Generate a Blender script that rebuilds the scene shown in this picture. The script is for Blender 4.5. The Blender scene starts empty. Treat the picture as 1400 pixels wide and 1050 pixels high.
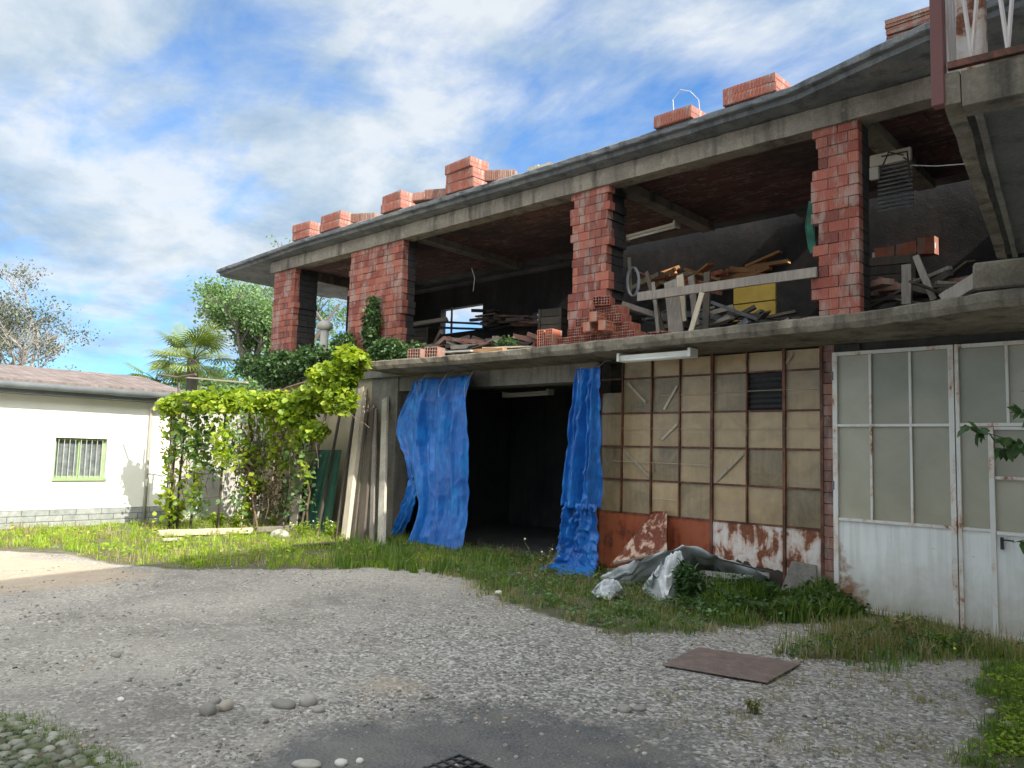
import bpy, bmesh, math, random
import numpy as np
from mathutils import Vector, Matrix, noise as mn
R_ = math.radians
scene = bpy.context.scene
C = scene.collection
random.seed(7); rng = np.random.default_rng(7)

# ------------------------------------------------------------------ camera
PITCH, ROLL, YAW, FPX, CAMH = R_(5.19), R_(1.664), R_(42.99), 1050.0, 1.6
def cam_axes():
    f = Vector((-math.sin(YAW)*math.cos(PITCH), math.cos(YAW)*math.cos(PITCH), math.sin(PITCH)))
    r = Vector((math.cos(YAW), math.sin(YAW), 0)); u = r.cross(f)
    r2 = math.cos(ROLL)*r + math.sin(ROLL)*u; u2 = -math.sin(ROLL)*r + math.cos(ROLL)*u
    return r2, u2, f
CR, CU, CF = cam_axes(); CC = Vector((0, 0, CAMH))
cam = bpy.data.cameras.new('camera'); camo = bpy.data.objects.new('camera', cam); C.objects.link(camo)
m = Matrix((CR, CU, -CF)).transposed().to_4x4(); m.translation = CC; camo.matrix_world = m
cam.sensor_width = 36; cam.lens = FPX/1400*36; cam.clip_end = 3000; cam.clip_start = 0.05
scene.camera = camo
# measured points of the photo carried onto real planes of the place
def P(px, py, ax, v):
    d = (px-700)/FPX*CR - (py-525)/FPX*CU + CF
    i = 'xyz'.index(ax); t = (v-CC[i])/d[i]
    return CC + t*d
def W(px, py, y=9.0):
    p = P(px, py, 'y', y); return p.x, p.z

# ------------------------------------------------------------------ light
EL, SAZ = R_(39), R_(3)           # sun over +X, almost along the facade plane
sdir = Vector((math.cos(EL)*math.cos(SAZ), -math.cos(EL)*math.sin(SAZ), math.sin(EL)))
sun = bpy.data.lights.new('sun', 'SUN'); sun.energy = 4.2; sun.angle = R_(0.5); sun.color = (1, .93, .82)
suno = bpy.data.objects.new('sun', sun); C.objects.link(suno)
suno.rotation_euler = sdir.to_track_quat('Z', 'Y').to_euler(); suno.location = (20, -10, 30)
w = bpy.data.worlds.new("World"); scene.world = w; w.use_nodes = True
nt = w.node_tree; nt.nodes.clear()
def N(nt, typ, **k):
    n = nt.nodes.new(typ)
    for a, b in k.items():
        if a.startswith('i_'): n.inputs[a[2:].replace('_', ' ')].default_value = b
        else: setattr(n, a, b)
    return n
def L(nt, a, b): nt.links.new(a, b)
def math_(nt, op, a, b=None, c=None, clamp=False):
    n = nt.nodes.new('ShaderNodeMath'); n.operation = op; n.use_clamp = clamp
    for i, v in enumerate((a, b, c)):
        if v is None: continue
        if isinstance(v, (int, float)): n.inputs[i].default_value = v
        else: nt.links.new(v, n.inputs[i])
    return n.outputs[0]
def mix_(nt, f, a, b, typ='MIX'):
    n = nt.nodes.new('ShaderNodeMix'); n.data_type = 'RGBA'; n.blend_type = typ
    for s, v in ((n.inputs[0], f), (n.inputs[6], a), (n.inputs[7], b)):
        if isinstance(v, (int, float)): s.default_value = v
        elif isinstance(v, tuple): s.default_value = (*v[:3], 1)
        else: nt.links.new(v, s)
    return n.outputs[2]
def ramp_(nt, f, stops, interp='LINEAR'):
    n = nt.nodes.new('ShaderNodeValToRGB'); n.color_ramp.interpolation = interp
    e = n.color_ramp.elements
    while len(e) < len(stops): e.new(0.5)
    for i, (p, c) in enumerate(stops):
        e[i].position = p; e[i].color = (*c, 1) if isinstance(c, tuple) else (c, c, c, 1)
    nt.links.new(f, n.inputs[0]); return n.outputs[0]
def noise_(nt, vec, scale, det=5, rough=.55, dist=0.0, out=0):
    n = nt.nodes.new('ShaderNodeTexNoise'); n.inputs['Scale'].default_value = scale
    n.inputs['Detail'].default_value = det; n.inputs['Roughness'].default_value = rough
    n.inputs['Distortion'].default_value = dist
    if vec is not None: nt.links.new(vec, n.inputs['Vector'])
    return n.outputs[out]
def map_(nt, vec, scale=(1, 1, 1), rot=(0, 0, 0), loc=(0, 0, 0)):
    n = nt.nodes.new('ShaderNodeMapping')
    n.inputs['Scale'].default_value = scale; n.inputs['Rotation'].default_value = rot; n.inputs['Location'].default_value = loc
    nt.links.new(vec, n.inputs[0]); return n.outputs[0]
sky = N(nt, 'ShaderNodeTexSky', sky_type='NISHITA', sun_disc=False, sun_elevation=EL, air_density=1.0, dust_density=.7, ozone_density=2.0)
# Blender's sun_rotation: 0 = +Y, clockwise seen from above
sky.sun_rotation = math.atan2(sdir.x, sdir.y)
tc = N(nt, 'ShaderNodeTexCoord'); g = tc.outputs['Generated']
sx = N(nt, 'ShaderNodeSeparateXYZ'); L(nt, g, sx.inputs[0])
zz = math_(nt, 'MAXIMUM', sx.outputs[2], 0.0)
den = math_(nt, 'ADD', zz, 0.22)
cx = N(nt, 'ShaderNodeCombineXYZ')
L(nt, math_(nt, 'DIVIDE', sx.outputs[0], den), cx.inputs[0]); L(nt, math_(nt, 'DIVIDE', sx.outputs[1], den), cx.inputs[1])
cv = map_(nt, cx.outputs[0], (1.0, 1.0, 1), (0, 0, R_(20)), (3.1, 1.7, 0))
n1 = noise_(nt, cv, 1.35, 11, .60, .35); n2 = noise_(nt, map_(nt, cx.outputs[0], (1, 2.2, 1), (0, 0, R_(50))), 3.2, 8, .6, .5)
cl = math_(nt, 'ADD', math_(nt, 'MULTIPLY', n1, .72), math_(nt, 'MULTIPLY', n2, .28))
cm = ramp_(nt, cl, [(.34, 0.0), (.43, .42), (.51, .88), (.62, 1.0)])
# clear band just over the horizon
band = ramp_(nt, sx.outputs[2], [(.0, .25), (.085, .3), (.115, .9), (.2, 1.0)])
cm = math_(nt, 'MULTIPLY', cm, band)
shade = noise_(nt, cv, 2.6, 7, .6, .2)
ccol = ramp_(nt, shade, [(.34, (2.0, 2.7, 3.5)), (.46, (3.0, 3.6, 4.1)), (.60, (4.5, 4.75, 4.9))])
dp = nt.nodes.new('ShaderNodeVectorMath'); dp.operation = 'DOT_PRODUCT'; nt.links.new(g, dp.inputs[0]); dp.inputs[1].default_value = tuple(sdir)
sun_side_fill = math_(nt, 'ADD', 1.0, math_(nt, 'MULTIPLY', math_(nt, 'POWER', math_(nt, 'MAXIMUM', dp.outputs['Value'], 0.0), 1.5), 6.6))  # clouds out of view on the sun side brightened to fill the shaded yard
cmul = nt.nodes.new('ShaderNodeVectorMath'); cmul.operation = 'SCALE'; nt.links.new(ccol, cmul.inputs[0]); nt.links.new(sun_side_fill, cmul.inputs['Scale']); ccol = mix_(nt, math_(nt, 'MULTIPLY', math_(nt, 'SUBTRACT', sun_side_fill, 1.0), .3, clamp=True), cmul.outputs[0], mix_(nt, 1.0, cmul.outputs[0], (1.12, 1.0, .86), 'MULTIPLY'))
skyc = mix_(nt, 1.0, sky.outputs[0], (.62, .95, 1.25), 'MULTIPLY')
skyc = mix_(nt, 1.0, skyc, ramp_(nt, sx.outputs[2], [(.0, (.55, .76, .95)), (.13, (.65, .86, 1.0)), (.3, (1.0, 1.0, 1.0))]), 'MULTIPLY')
fin = mix_(nt, cm, skyc, ccol)
bg = N(nt, 'ShaderNodeBackground'); bg.inputs[1].default_value = 0.1
L(nt, fin, bg.inputs[0]); wo = N(nt, 'ShaderNodeOutputWorld'); L(nt, bg.outputs[0], wo.inputs[0])
scene.view_settings.view_transform = 'Standard'; scene.view_settings.look = 'None'
scene.view_settings.exposure = 0.97; scene.view_settings.gamma = 1
scene.cycles.max_bounces = 8

# ------------------------------------------------------------------ mesh helpers
class MB:
    def __init__(s): s.v = []; s.f = []; s.r = []; s.m = []
    def add(s, vs, fs, r=None, m=0):
        b = len(s.v); s.v += [tuple(x) for x in vs]
        r = random.random() if r is None else r
        for f in fs: s.f.append(tuple(b+i for i in f)); s.r.append(r); s.m.append(m)
    BF = [(0, 3, 2, 1), (4, 5, 6, 7), (0, 1, 5, 4), (1, 2, 6, 5), (2, 3, 7, 6), (3, 0, 4, 7)]
    def box(s, c, sz, M=None, r=None, m=0, j=0):
        c = Vector(c); hx, hy, hz = sz[0]/2, sz[1]/2, sz[2]/2
        vs = [Vector(q) for q in ((-hx,-hy,-hz),(hx,-hy,-hz),(hx,hy,-hz),(-hx,hy,-hz),(-hx,-hy,hz),(hx,-hy,hz),(hx,hy,hz),(-hx,hy,hz))]
        if j: vs = [v+Vector((random.uniform(-j, j), random.uniform(-j, j), random.uniform(-j, j))) for v in vs]
        if M is not None: vs = [M @ v for v in vs]
        s.add([v+c for v in vs], MB.BF, r, m)
    def bx(s, x0, x1, y0, y1, z0, z1, r=None, m=0, j=0):
        s.box(((x0+x1)/2, (y0+y1)/2, (z0+z1)/2), (x1-x0, y1-y0, z1-z0), None, r, m, j)
    def bar(s, a, b, w, h, r=None, m=0, up=(0, 0, 1), seg=1, j=0):
        a, b = Vector(a), Vector(b); d = (b-a).normalized(); up = Vector(up)
        if abs(d.dot(up)) > .97: up = Vector((0, 1, 0))
        x = d.cross(up).normalized(); z = x.cross(d)
        vs = []; fs = []
        for k in range(seg+1):
            c = a.lerp(b, k/seg)
            o = [random.uniform(-j, j) for _ in range(4)] if j else [0]*4
            for q, (p, t) in enumerate(((-1, -1), (1, -1), (1, 1), (-1, 1))):
                vs.append(c + x*(p*w/2+o[q]) + z*(t*h/2+o[(q+1) % 4]))
        for k in range(seg):
            for q in range(4):
                fs.append((4*k+q, 4*k+(q+1) % 4, 4*k+4+(q+1) % 4, 4*k+4+q))
        fs.append((3, 2, 1, 0)); fs.append(tuple(4*seg+q for q in range(4)))
        s.add(vs, fs, r, m)
    def tube(s, pts, rad, n=7, r=None, m=0):
        pts = [Vector(p) for p in pts]; k = len(pts)
        if not hasattr(rad, '__len__'): rad = [rad]*k
        vs = []; fs = []; u = None
        for i, p in enumerate(pts):
            d = (pts[min(i+1, k-1)]-pts[max(i-1, 0)]).normalized()
            if u is None: u = d.orthogonal().normalized()
            else: u = (u - d*u.dot(d)).normalized()
            v = d.cross(u)
            for q in range(n):
                a = 2*math.pi*q/n; vs.append(p+(u*math.cos(a)+v*math.sin(a))*rad[i])
        for i in range(k-1):
            for q in range(n):
                fs.append((i*n+q, i*n+(q+1) % n, (i+1)*n+(q+1) % n, (i+1)*n+q))
        fs.append(tuple(reversed(range(n)))); fs.append(tuple((k-1)*n+q for q in range(n)))
        s.add(vs, fs, r, m)
    def build(s, name, mats, parent=None, smooth=False, bevel=0, loc=None):
        me = bpy.data.meshes.new(name)
        me.from_pydata(s.v, [], s.f)
        a = me.attributes.new('rnd', 'FLOAT', 'FACE'); a.data.foreach_set('value', np.array(s.r, dtype=np.float32))
        if not isinstance(mats, (list, tuple)): mats = [mats]
        for x in mats: me.materials.append(x)
        if len(mats) > 1: me.polygons.foreach_set('material_index', s.m)
        if smooth: me.polygons.foreach_set('use_smooth', [True]*len(s.f))
        me.update()
        return link(name, me, parent, bevel, loc)
def link(name, me, parent=None, bevel=0, loc=None):
    o = bpy.data.objects.new(name, me); C.objects.link(o)
    if parent is not None:
        o.parent = parent
        if loc is None:       # mesh in world coordinates
            q = parent; off = Vector((0, 0, 0))
            while q is not None: off += q.location; q = q.parent
            o.location = -off
        else: o.location = loc
    elif loc is not None: o.location = loc
    if bevel:
        b = o.modifiers.new('bevel', 'BEVEL'); b.width = bevel; b.segments = 1; b.limit_method = 'ANGLE'
    return o
def tag(o, label=None, cat=None, group=None, kind=None):
    if label: o['label'] = label
    if cat: o['category'] = cat
    if group: o['group'] = group
    if kind: o['kind'] = kind
    return o
def thing(name, label, cat, loc=(0, 0, 0), group=None, rz=0):
    o = bpy.data.objects.new(name, None); C.objects.link(o); o.location = loc; o.rotation_euler = (0, 0, rz)
    o.empty_display_size = .2
    return tag(o, label, cat, group)
def copy_tree(o, parent=None):
    c = o.copy(); C.objects.link(c)
    if parent is not None: c.parent = parent
    for ch in list(o.children): copy_tree(ch, c)
    return c
def arr_mesh(name, V, F, mats, rnd=None, smooth=False):
    """V (n,3) F (m,k) arrays -> mesh"""
    me = bpy.data.meshes.new(name)
    me.vertices.add(len(V)); me.vertices.foreach_set('co', V.astype(np.float32).ravel())
    k = F.shape[1]
    me.loops.add(F.size); me.loops.foreach_set('vertex_index', F.astype(np.int32).ravel())
    me.polygons.add(len(F)); me.polygons.foreach_set('loop_start', (np.arange(len(F))*k).astype(np.int32))
    me.polygons.foreach_set('loop_total', np.full(len(F), k, dtype=np.int32))
    if smooth: me.polygons.foreach_set('use_smooth', np.ones(len(F), dtype=bool))
    if rnd is not None:
        a = me.attributes.new('rnd', 'FLOAT', 'FACE'); a.data.foreach_set('value', rnd.astype(np.float32))
    if not isinstance(mats, (list, tuple)): mats = [mats]
    for x in mats: me.materials.append(x)
    me.update(calc_edges=True); me.validate()
    return me
def nz(x, y=0, z=0, s=1.0): return mn.noise(Vector((x*s, y*s, z*s)))

# ------------------------------------------------------------------ materials
MATS = {}
def mat(name, fn):
    m_ = bpy.data.materials.new(name); m_.use_nodes = True; nt = m_.node_tree
    b = nt.nodes['Principled BSDF']; tc = nt.nodes.new('ShaderNodeTexCoord')
    fn(nt, b, tc.outputs['Object']); MATS[name] = m_; return m_
def bump_(nt, b, h, st=.4, dist=.01):
    n = nt.nodes.new('ShaderNodeBump'); n.inputs['Strength'].default_value = st; n.inputs['Distance'].default_value = dist
    nt.links.new(h, n.inputs['Height']); nt.links.new(n.outputs[0], b.inputs['Normal'])
def attr_(nt, name='rnd'):
    n = nt.nodes.new('ShaderNodeAttribute'); n.attribute_name = name; return n.outputs['Fac']
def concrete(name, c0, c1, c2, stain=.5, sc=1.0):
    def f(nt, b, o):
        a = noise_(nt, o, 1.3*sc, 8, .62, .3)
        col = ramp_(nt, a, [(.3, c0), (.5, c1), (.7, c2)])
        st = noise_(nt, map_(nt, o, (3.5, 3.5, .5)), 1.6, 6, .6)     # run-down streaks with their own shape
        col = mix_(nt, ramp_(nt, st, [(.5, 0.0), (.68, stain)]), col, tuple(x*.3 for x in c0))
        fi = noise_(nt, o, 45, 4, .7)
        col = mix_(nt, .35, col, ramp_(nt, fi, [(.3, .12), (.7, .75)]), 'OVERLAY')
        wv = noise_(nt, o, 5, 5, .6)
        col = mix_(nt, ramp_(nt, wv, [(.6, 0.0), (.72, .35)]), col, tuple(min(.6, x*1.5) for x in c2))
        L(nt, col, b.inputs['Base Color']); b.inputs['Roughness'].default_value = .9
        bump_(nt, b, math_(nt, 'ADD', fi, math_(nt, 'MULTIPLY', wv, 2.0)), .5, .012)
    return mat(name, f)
concrete('concrete', (.13, .12, .10), (.20, .185, .16), (.28, .26, .22))
concrete('concrete_roof', (.09, .10, .11), (.15, .16, .17), (.22, .22, .21), .6)
concrete('concrete_beam', (.14, .122, .10), (.23, .20, .162), (.32, .28, .225), .7)
concrete('concrete_pale', (.27, .24, .19), (.38, .34, .28), (.48, .44, .37), .3)
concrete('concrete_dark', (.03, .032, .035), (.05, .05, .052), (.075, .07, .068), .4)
concrete('shade_dark_wall', (.014, .013, .014), (.026, .024, .025), (.05, .04, .038), .4)  # near-black wall colour that carries the shade of the open upper floor
concrete('soffit_grey', (.09, .09, .085), (.13, .13, .12), (.17, .165, .155), .4)
concrete('lichen_concrete', (.10, .085, .06), (.18, .155, .115), (.28, .245, .19), .75, 1.6)
def f_plain(name, c0, c1, rough=.6, sc=6, met=0, bst=.2):
    def f(nt, b, o):
        a = noise_(nt, o, sc, 6, .6)
        L(nt, ramp_(nt, a, [(.32, c0), (.68, c1)]), b.inputs['Base Color'])
        b.inputs['Roughness'].default_value = rough; b.inputs['Metallic'].default_value = met
        if bst: bump_(nt, b, noise_(nt, o, sc*6, 4, .6), bst, .004)
    return mat(name, f)
def f_block(name, c0, c1, c2, soot=.0):
    def f(nt, b, o):
        r = attr_(nt)
        a = noise_(nt, o, 7, 6, .6)
        col = ramp_(nt, math_(nt, 'ADD', math_(nt, 'MULTIPLY', r, .75), math_(nt, 'MULTIPLY', a, .3)), [(.1, c0), (.5, c1), (.95, c2)])
        # lime and mortar smears, vertical drip shapes
        s1 = noise_(nt, map_(nt, o, (5, 5, 1.4)), 1.5, 8, .68, .4)
        col = mix_(nt, ramp_(nt, s1, [(.49, 0.0), (.60, .7)]), col, (.34, .27, .23))
        s2 = noise_(nt, map_(nt, o, (1.5, 1.5, .7), loc=(4, 2, 7)), 1.9, 6, .6, .4)
        col = mix_(nt, ramp_(nt, s2, [(.52, 0.0), (.7, .5+soot)]), col, (.10, .06, .05))
        L(nt, col, b.inputs['Base Color']); b.inputs['Roughness'].default_value = .85
        sp = nt.nodes.new('ShaderNodeSeparateXYZ'); nt.links.new(o, sp.inputs[0])
        gr = math_(nt, 'SINE', math_(nt, 'MULTIPLY', math_(nt, 'ADD', sp.outputs[0], sp.outputs[1]), 2*math.pi/.026))
        bump_(nt, b, math_(nt, 'ADD', math_(nt, 'MULTIPLY', gr, .35), noise_(nt, o, 30, 5, .7)), .7, .008)
    return mat(name, f)
f_block('brick', (.17, .05, .036), (.29, .078, .052), (.40, .135, .09))
f_block('brick_sooty', (.10, .05, .04), (.17, .07, .05), (.24, .10, .07), .3)
f_block('brick_new', (.30, .075, .045), (.42, .115, .065), (.54, .19, .11))
f_block('brick_roof', (.15, .055, .045), (.25, .08, .06), (.38, .14, .095))
f_block('brick_grey', (.17, .09, .075), (.26, .12, .09), (.36, .19, .14))
def f_mortar(nt, b, o):
    a = noise_(nt, o, 14, 6, .7)
    L(nt, ramp_(nt, a, [(.3, (.22, .16, .13)), (.6, (.36, .28, .24)), (.75, (.46, .40, .35))]), b.inputs['Base Color'])
    b.inputs['Roughness'].default_value = .95; bump_(nt, b, noise_(nt, o, 60, 4, .7), .6, .006)
mat('mortar', f_mortar)
def f_ceiling(nt, b, o):   # hollow clay blocks between joists, darkened in blotches
    br = nt.nodes.new('ShaderNodeTexBrick'); nt.links.new(o, br.inputs['Vector'])
    br.inputs['Scale'].default_value = 1; br.inputs['Brick Width'].default_value = .5; br.inputs['Row Height'].default_value = .25
    br.inputs['Mortar Size'].default_value = .012
    br.inputs['Color1'].default_value = (.19, .085, .07, 1); br.inputs['Color2'].default_value = (.12, .058, .05, 1); br.inputs['Mortar'].default_value = (.05, .045, .045, 1)
    n_ = noise_(nt, map_(nt, o, (1.6, 5, 1)), 1.6, 9, .72, 1.5)
    col = mix_(nt, ramp_(nt, n_, [(.55, 0.0), (.60, .75), (.63, 0.0)]), br.outputs[0], (.42, .34, .30))
    big = noise_(nt, o, .6, 4, .5)
    col = mix_(nt, ramp_(nt, big, [(.4, 0.0), (.65, .8)]), col, (.025, .022, .025))
    L(nt, col, b.inputs['Base Color']); b.inputs['Roughness'].default_value = .95
    bump_(nt, b, n_, .6, .03)
mat('clay_ceiling', f_ceiling)
def f_wood(name, c0, c1, c2):
    def f(nt, b, o):
        r = attr_(nt)
        g_ = noise_(nt, map_(nt, o, (22, 22, 1.6)), 1.5, 7, .65, .6)
        big = noise_(nt, o, 2.2, 4, .5)
        v = math_(nt, 'ADD', math_(nt, 'MULTIPLY', g_, .55), math_(nt, 'ADD', math_(nt, 'MULTIPLY', r, .25), math_(nt, 'MULTIPLY', big, .25)))
        L(nt, ramp_(nt, v, [(.3, c0), (.52, c1), (.75, c2)]), b.inputs['Base Color'])
        b.inputs['Roughness'].default_value = .85; bump_(nt, b, g_, .6, .006)
    return mat(name, f)
f_wood('wood_grey', (.10, .085, .07), (.21, .18, .15), (.34, .30, .25))
f_wood('wood_pale', (.26, .21, .15), (.42, .35, .26), (.56, .49, .38))
f_wood('wood_dark', (.035, .028, .022), (.075, .06, .045), (.13, .10, .075))
f_wood('bark', (.05, .042, .035), (.11, .095, .08), (.2, .18, .15))
f_wood('bark_pale', (.14, .13, .12), (.24, .22, .2), (.36, .34, .31))
def f_rust(name, paint, amount, base=(.16, .035, .012)):
    def f(nt, b, o):
        a = noise_(nt, o, 3.2, 9, .68, .5); h = noise_(nt, map_(nt, o, (6, 6, 1.2)), 2.2, 6, .6)
        v = math_(nt, 'ADD', math_(nt, 'MULTIPLY', a, .65), math_(nt, 'MULTIPLY', h, .35))
        fi = noise_(nt, o, 26, 6, .7)
        rc = ramp_(nt, fi, [(.3, tuple(x*.45 for x in base)), (.55, base), (.75, (base[0]*2.1, base[1]*2.3, base[2]*2.6))])
        k = ramp_(nt, v, [(amount-.025, 0.0), (amount+.025, 1.0)])
        halo = ramp_(nt, v, [(amount-.09, 0.0), (amount, .7)])
        pc = mix_(nt, halo, paint, (paint[0]*.75, paint[1]*.42, paint[2]*.25))
        pc = mix_(nt, .25, pc, ramp_(nt, noise_(nt, o, 1.7, 5, .6), [(.3, .45), (.7, .85)]), 'MULTIPLY')
        L(nt, mix_(nt, k, pc, rc), b.inputs['Base Color']); b.inputs['Roughness'].default_value = .62
        bump_(nt, b, math_(nt, 'ADD', k, fi), .35, .004)
    return mat(name, f)
f_rust('rust_heavy', (.62, .50, .40), .47)
f_rust('rust_red', (.34, .085, .03), .55, (.14, .035, .015))
f_rust('rust_peel', (.70, .66, .62), .53, (.20, .06, .022))
f_rust('rust_frame', (.20, .085, .05), .5, (.09, .03, .015))
f_rust('railing_white', (.62, .56, .54), .62, (.25, .10, .07))
f_rust('gate_paint', (.66, .65, .62), .645, (.26, .11, .05))
f_rust('gate_frame', (.76, .74, .69), .60, (.2, .09, .045))
f_rust('railing_paint', (.50, .42, .40), .52, (.18, .06, .04))
f_rust('post_red', (.17, .06, .055), .62)
def f_gatesheet(nt, b, o):    # white painted sheet: grime low down, rust near the hinge side
    sp = nt.nodes.new('ShaderNodeSeparateXYZ'); nt.links.new(o, sp.inputs[0])
    n_ = noise_(nt, o, 3, 8, .66, .4); fine = noise_(nt, o, 30, 5, .7)
    gx = math_(nt, 'MULTIPLY', math_(nt, 'ADD', sp.outputs[0], 3.28), 2.2)
    gz = math_(nt, 'MULTIPLY', sp.outputs[2], .45)
    v = math_(nt, 'SUBTRACT', n_, math_(nt, 'ADD', math_(nt, 'MULTIPLY', gx, .32), gz))
    rust = ramp_(nt, v, [(.22, 0.0), (.36, .95)])
    dirt = ramp_(nt, math_(nt, 'SUBTRACT', math_(nt, 'ADD', n_, .2), math_(nt, 'MULTIPLY', sp.outputs[2], .9)), [(.1, 0.0), (.7, .8)])
    drip = noise_(nt, map_(nt, o, (9, 9, .6)), 2, 6, .6)
    c = ramp_(nt, drip, [(.35, (.68, .67, .63)), (.6, (.80, .79, .76))])
    c = mix_(nt, dirt, c, (.45, .41, .32))
    sc_ = ramp_(nt, noise_(nt, map_(nt, o, (3, 3, 14)), 3, 4, .7), [(.69, 0.0), (.73, .6)])
    c = mix_(nt, sc_, c, (.22, .18, .15))
    c = mix_(nt, rust, c, ramp_(nt, fine, [(.3, (.16, .07, .035)), (.7, (.42, .23, .12))]))
    L(nt, c, b.inputs['Base Color']); b.inputs['Roughness'].default_value = .5
    bump_(nt, b, noise_(nt, o, 1.5, 3, .5), .25, .05)
mat('gate_sheet', f_gatesheet)
def f_pane(nt, b, o):   # aged fibreglass panes, each slightly different
    r = attr_(nt)
    n_ = noise_(nt, o, 3.5, 8, .68, .8); st = noise_(nt, map_(nt, o, (14, 14, 1)), 1.5, 5, .6)
    v = math_(nt, 'ADD', math_(nt, 'MULTIPLY', r, .32), math_(nt, 'ADD', math_(nt, 'MULTIPLY', n_, .55), math_(nt, 'MULTIPLY', st, .2)))
    c = ramp_(nt, v, [(.28, (.11, .085, .05)), (.48, (.25, .19, .11)), (.72, (.42, .30, .165))])
    L(nt, c, b.inputs['Base Color']); b.inputs['Roughness'].default_value = .38
    bump_(nt, b, noise_(nt, o, 4, 3, .5), .5, .03)
mat('pane_tan', f_pane)
def f_gglass(nt, b, o):
    r = attr_(nt)
    n_ = noise_(nt, o, 1.8, 5, .6, .5)
    v = math_(nt, 'ADD', math_(nt, 'MULTIPLY', r, .4), math_(nt, 'MULTIPLY', n_, .6))
    L(nt, ramp_(nt, v, [(.25, (.25, .235, .165)), (.75, (.42, .39, .29))]), b.inputs['Base Color'])
    b.inputs['Roughness'].default_value = .22
    bump_(nt, b, noise_(nt, o, 40, 3, .5), .12, .004)
mat('gate_glass', f_gglass)
def f_glassdark(nt, b, o):
    b.inputs['Base Color'].default_value = (.05, .06, .06, 1); b.inputs['Roughness'].default_value = .12
    L(nt, ramp_(nt, noise_(nt, o, 3), [(.3, (.03, .04, .04)), (.7, (.09, .10, .10))]), b.inputs['Base Color'])
mat('glass_dark', f_glassdark)
def f_tarp(nt, b, o):
    n_ = noise_(nt, o, 2.0, 7, .65, .5); g_ = noise_(nt, map_(nt, o, (9, 9, 2)), 2.0, 6, .65, .8)
    v = math_(nt, 'ADD', math_(nt, 'MULTIPLY', n_, .6), math_(nt, 'MULTIPLY', g_, .4))
    c = ramp_(nt, v, [(.3, (.002, .05, .25)), (.5, (.003, .115, .43)), (.68, (.012, .25, .68))])
    d_ = noise_(nt, o, 6, 5, .7)
    c = mix_(nt, ramp_(nt, d_, [(.62, 0.0), (.75, .35)]), c, (.25, .35, .42))
    L(nt, c, b.inputs['Base Color']); b.inputs['Roughness'].default_value = .36
    b.inputs['Sheen Weight'].default_value = .15
    cr = noise_(nt, map_(nt, o, (5, 5, 1.3)), 3.0, 4, .6, 2.0)
    bump_(nt, b, math_(nt, 'ADD', math_(nt, 'MULTIPLY', cr, 1.2), g_), .5, .014)
    tr = nt.nodes.new('ShaderNodeBsdfTranslucent'); L(nt, c, tr.inputs[0])
    mx = nt.nodes.new('ShaderNodeMixShader'); mx.inputs[0].default_value = .08
    L(nt, b.outputs[0], mx.inputs[1]); L(nt, tr.outputs[0], mx.inputs[2]); L(nt, mx.outputs[0], nt.nodes['Material Output'].inputs[0])
mat('tarp', f_tarp)
def leafmat(name, c0, c1, c2, tr_=.35, rough=.5):
    def f(nt, b, o):
        r = attr_(nt)
        v = math_(nt, 'ADD', math_(nt, 'MULTIPLY', r, .7), math_(nt, 'MULTIPLY', noise_(nt, o, 1.2, 3, .6), .35))
        c = ramp_(nt, v, [(.15, c0), (.5, c1), (.9, c2)])
        L(nt, c, b.inputs['Base Color']); b.inputs['Roughness'].default_value = rough
        tr = nt.nodes.new('ShaderNodeBsdfTranslucent'); L(nt, mix_(nt, 1.0, c, (1.5, 1.5, .7), 'MULTIPLY'), tr.inputs[0])
        mx = nt.nodes.new('ShaderNodeMixShader'); mx.inputs[0].default_value = tr_
        L(nt, b.outputs[0], mx.inputs[1]); L(nt, tr.outputs[0], mx.inputs[2]); L(nt, mx.outputs[0], nt.nodes['Material Output'].inputs[0])
    return mat(name, f)
leafmat('leaf_vine', (.12, .20, .02), (.25, .36, .03), (.42, .46, .06), .45)
leafmat('leaf_tree', (.06, .12, .045), (.12, .21, .08), (.21, .31, .13), .4)
leafmat('leaf_olive', (.05, .06, .045), (.10, .115, .08), (.17, .18, .13), .25)
leafmat('leaf_dark', (.02, .05, .016), (.045, .10, .03), (.09, .16, .05), .3)
leafmat('leaf_palm', (.07, .11, .02), (.17, .24, .04), (.34, .38, .09), .35)
leafmat('grass_lit', (.12, .22, .012), (.25, .38, .025), (.42, .48, .07), .45)
leafmat('grass_green', (.045, .10, .014), (.11, .20, .03), (.25, .30, .07), .4)
leafmat('grass_dry', (.14, .13, .05), (.26, .23, .10), (.40, .34, .18), .3)
leafmat('dry_vine', (.07, .045, .03), (.14, .09, .06), (.22, .15, .1), .1)
f_plain('stucco', (.72, .70, .64), (.82, .80, .75), .9, 1.2, 0, .25)
f_plain('stucco_grey', (.34, .33, .29), (.52, .50, .45), .9, 1.6, 0, .4)
f_plain('beige_wall', (.30, .25, .17), (.44, .37, .26), .9, 1.4, 0, .4)
f_plain('lamp_white', (.60, .58, .50), (.74, .72, .66), .4, 3)
f_plain('tube_white', (.78, .78, .74), (.84, .84, .8), .2, 3, 0, 0)
f_plain('metal_grey', (.12, .13, .14), (.24, .25, .26), .5, 5, .3)
f_plain('gutter', (.13, .145, .155), (.22, .24, .25), .5, 2, .2)
f_plain('wire', (.04, .035, .03), (.10, .08, .06), .6, 9)
f_plain('wire_pale', (.35, .35, .33), (.5, .5, .47), .5, 9)
f_plain('curtain', (.06, .075, .08), (.17, .19, .19), .7, 8, 0, 0)
f_plain('green_frame', (.20, .30, .14), (.30, .40, .20), .5, 5)
f_plain('green_sheet', (.010, .055, .035), (.022, .10, .065), .5, 4)
f_plain('green_net', (.01, .10, .06), (.02, .18, .10), .6, 9)
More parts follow.
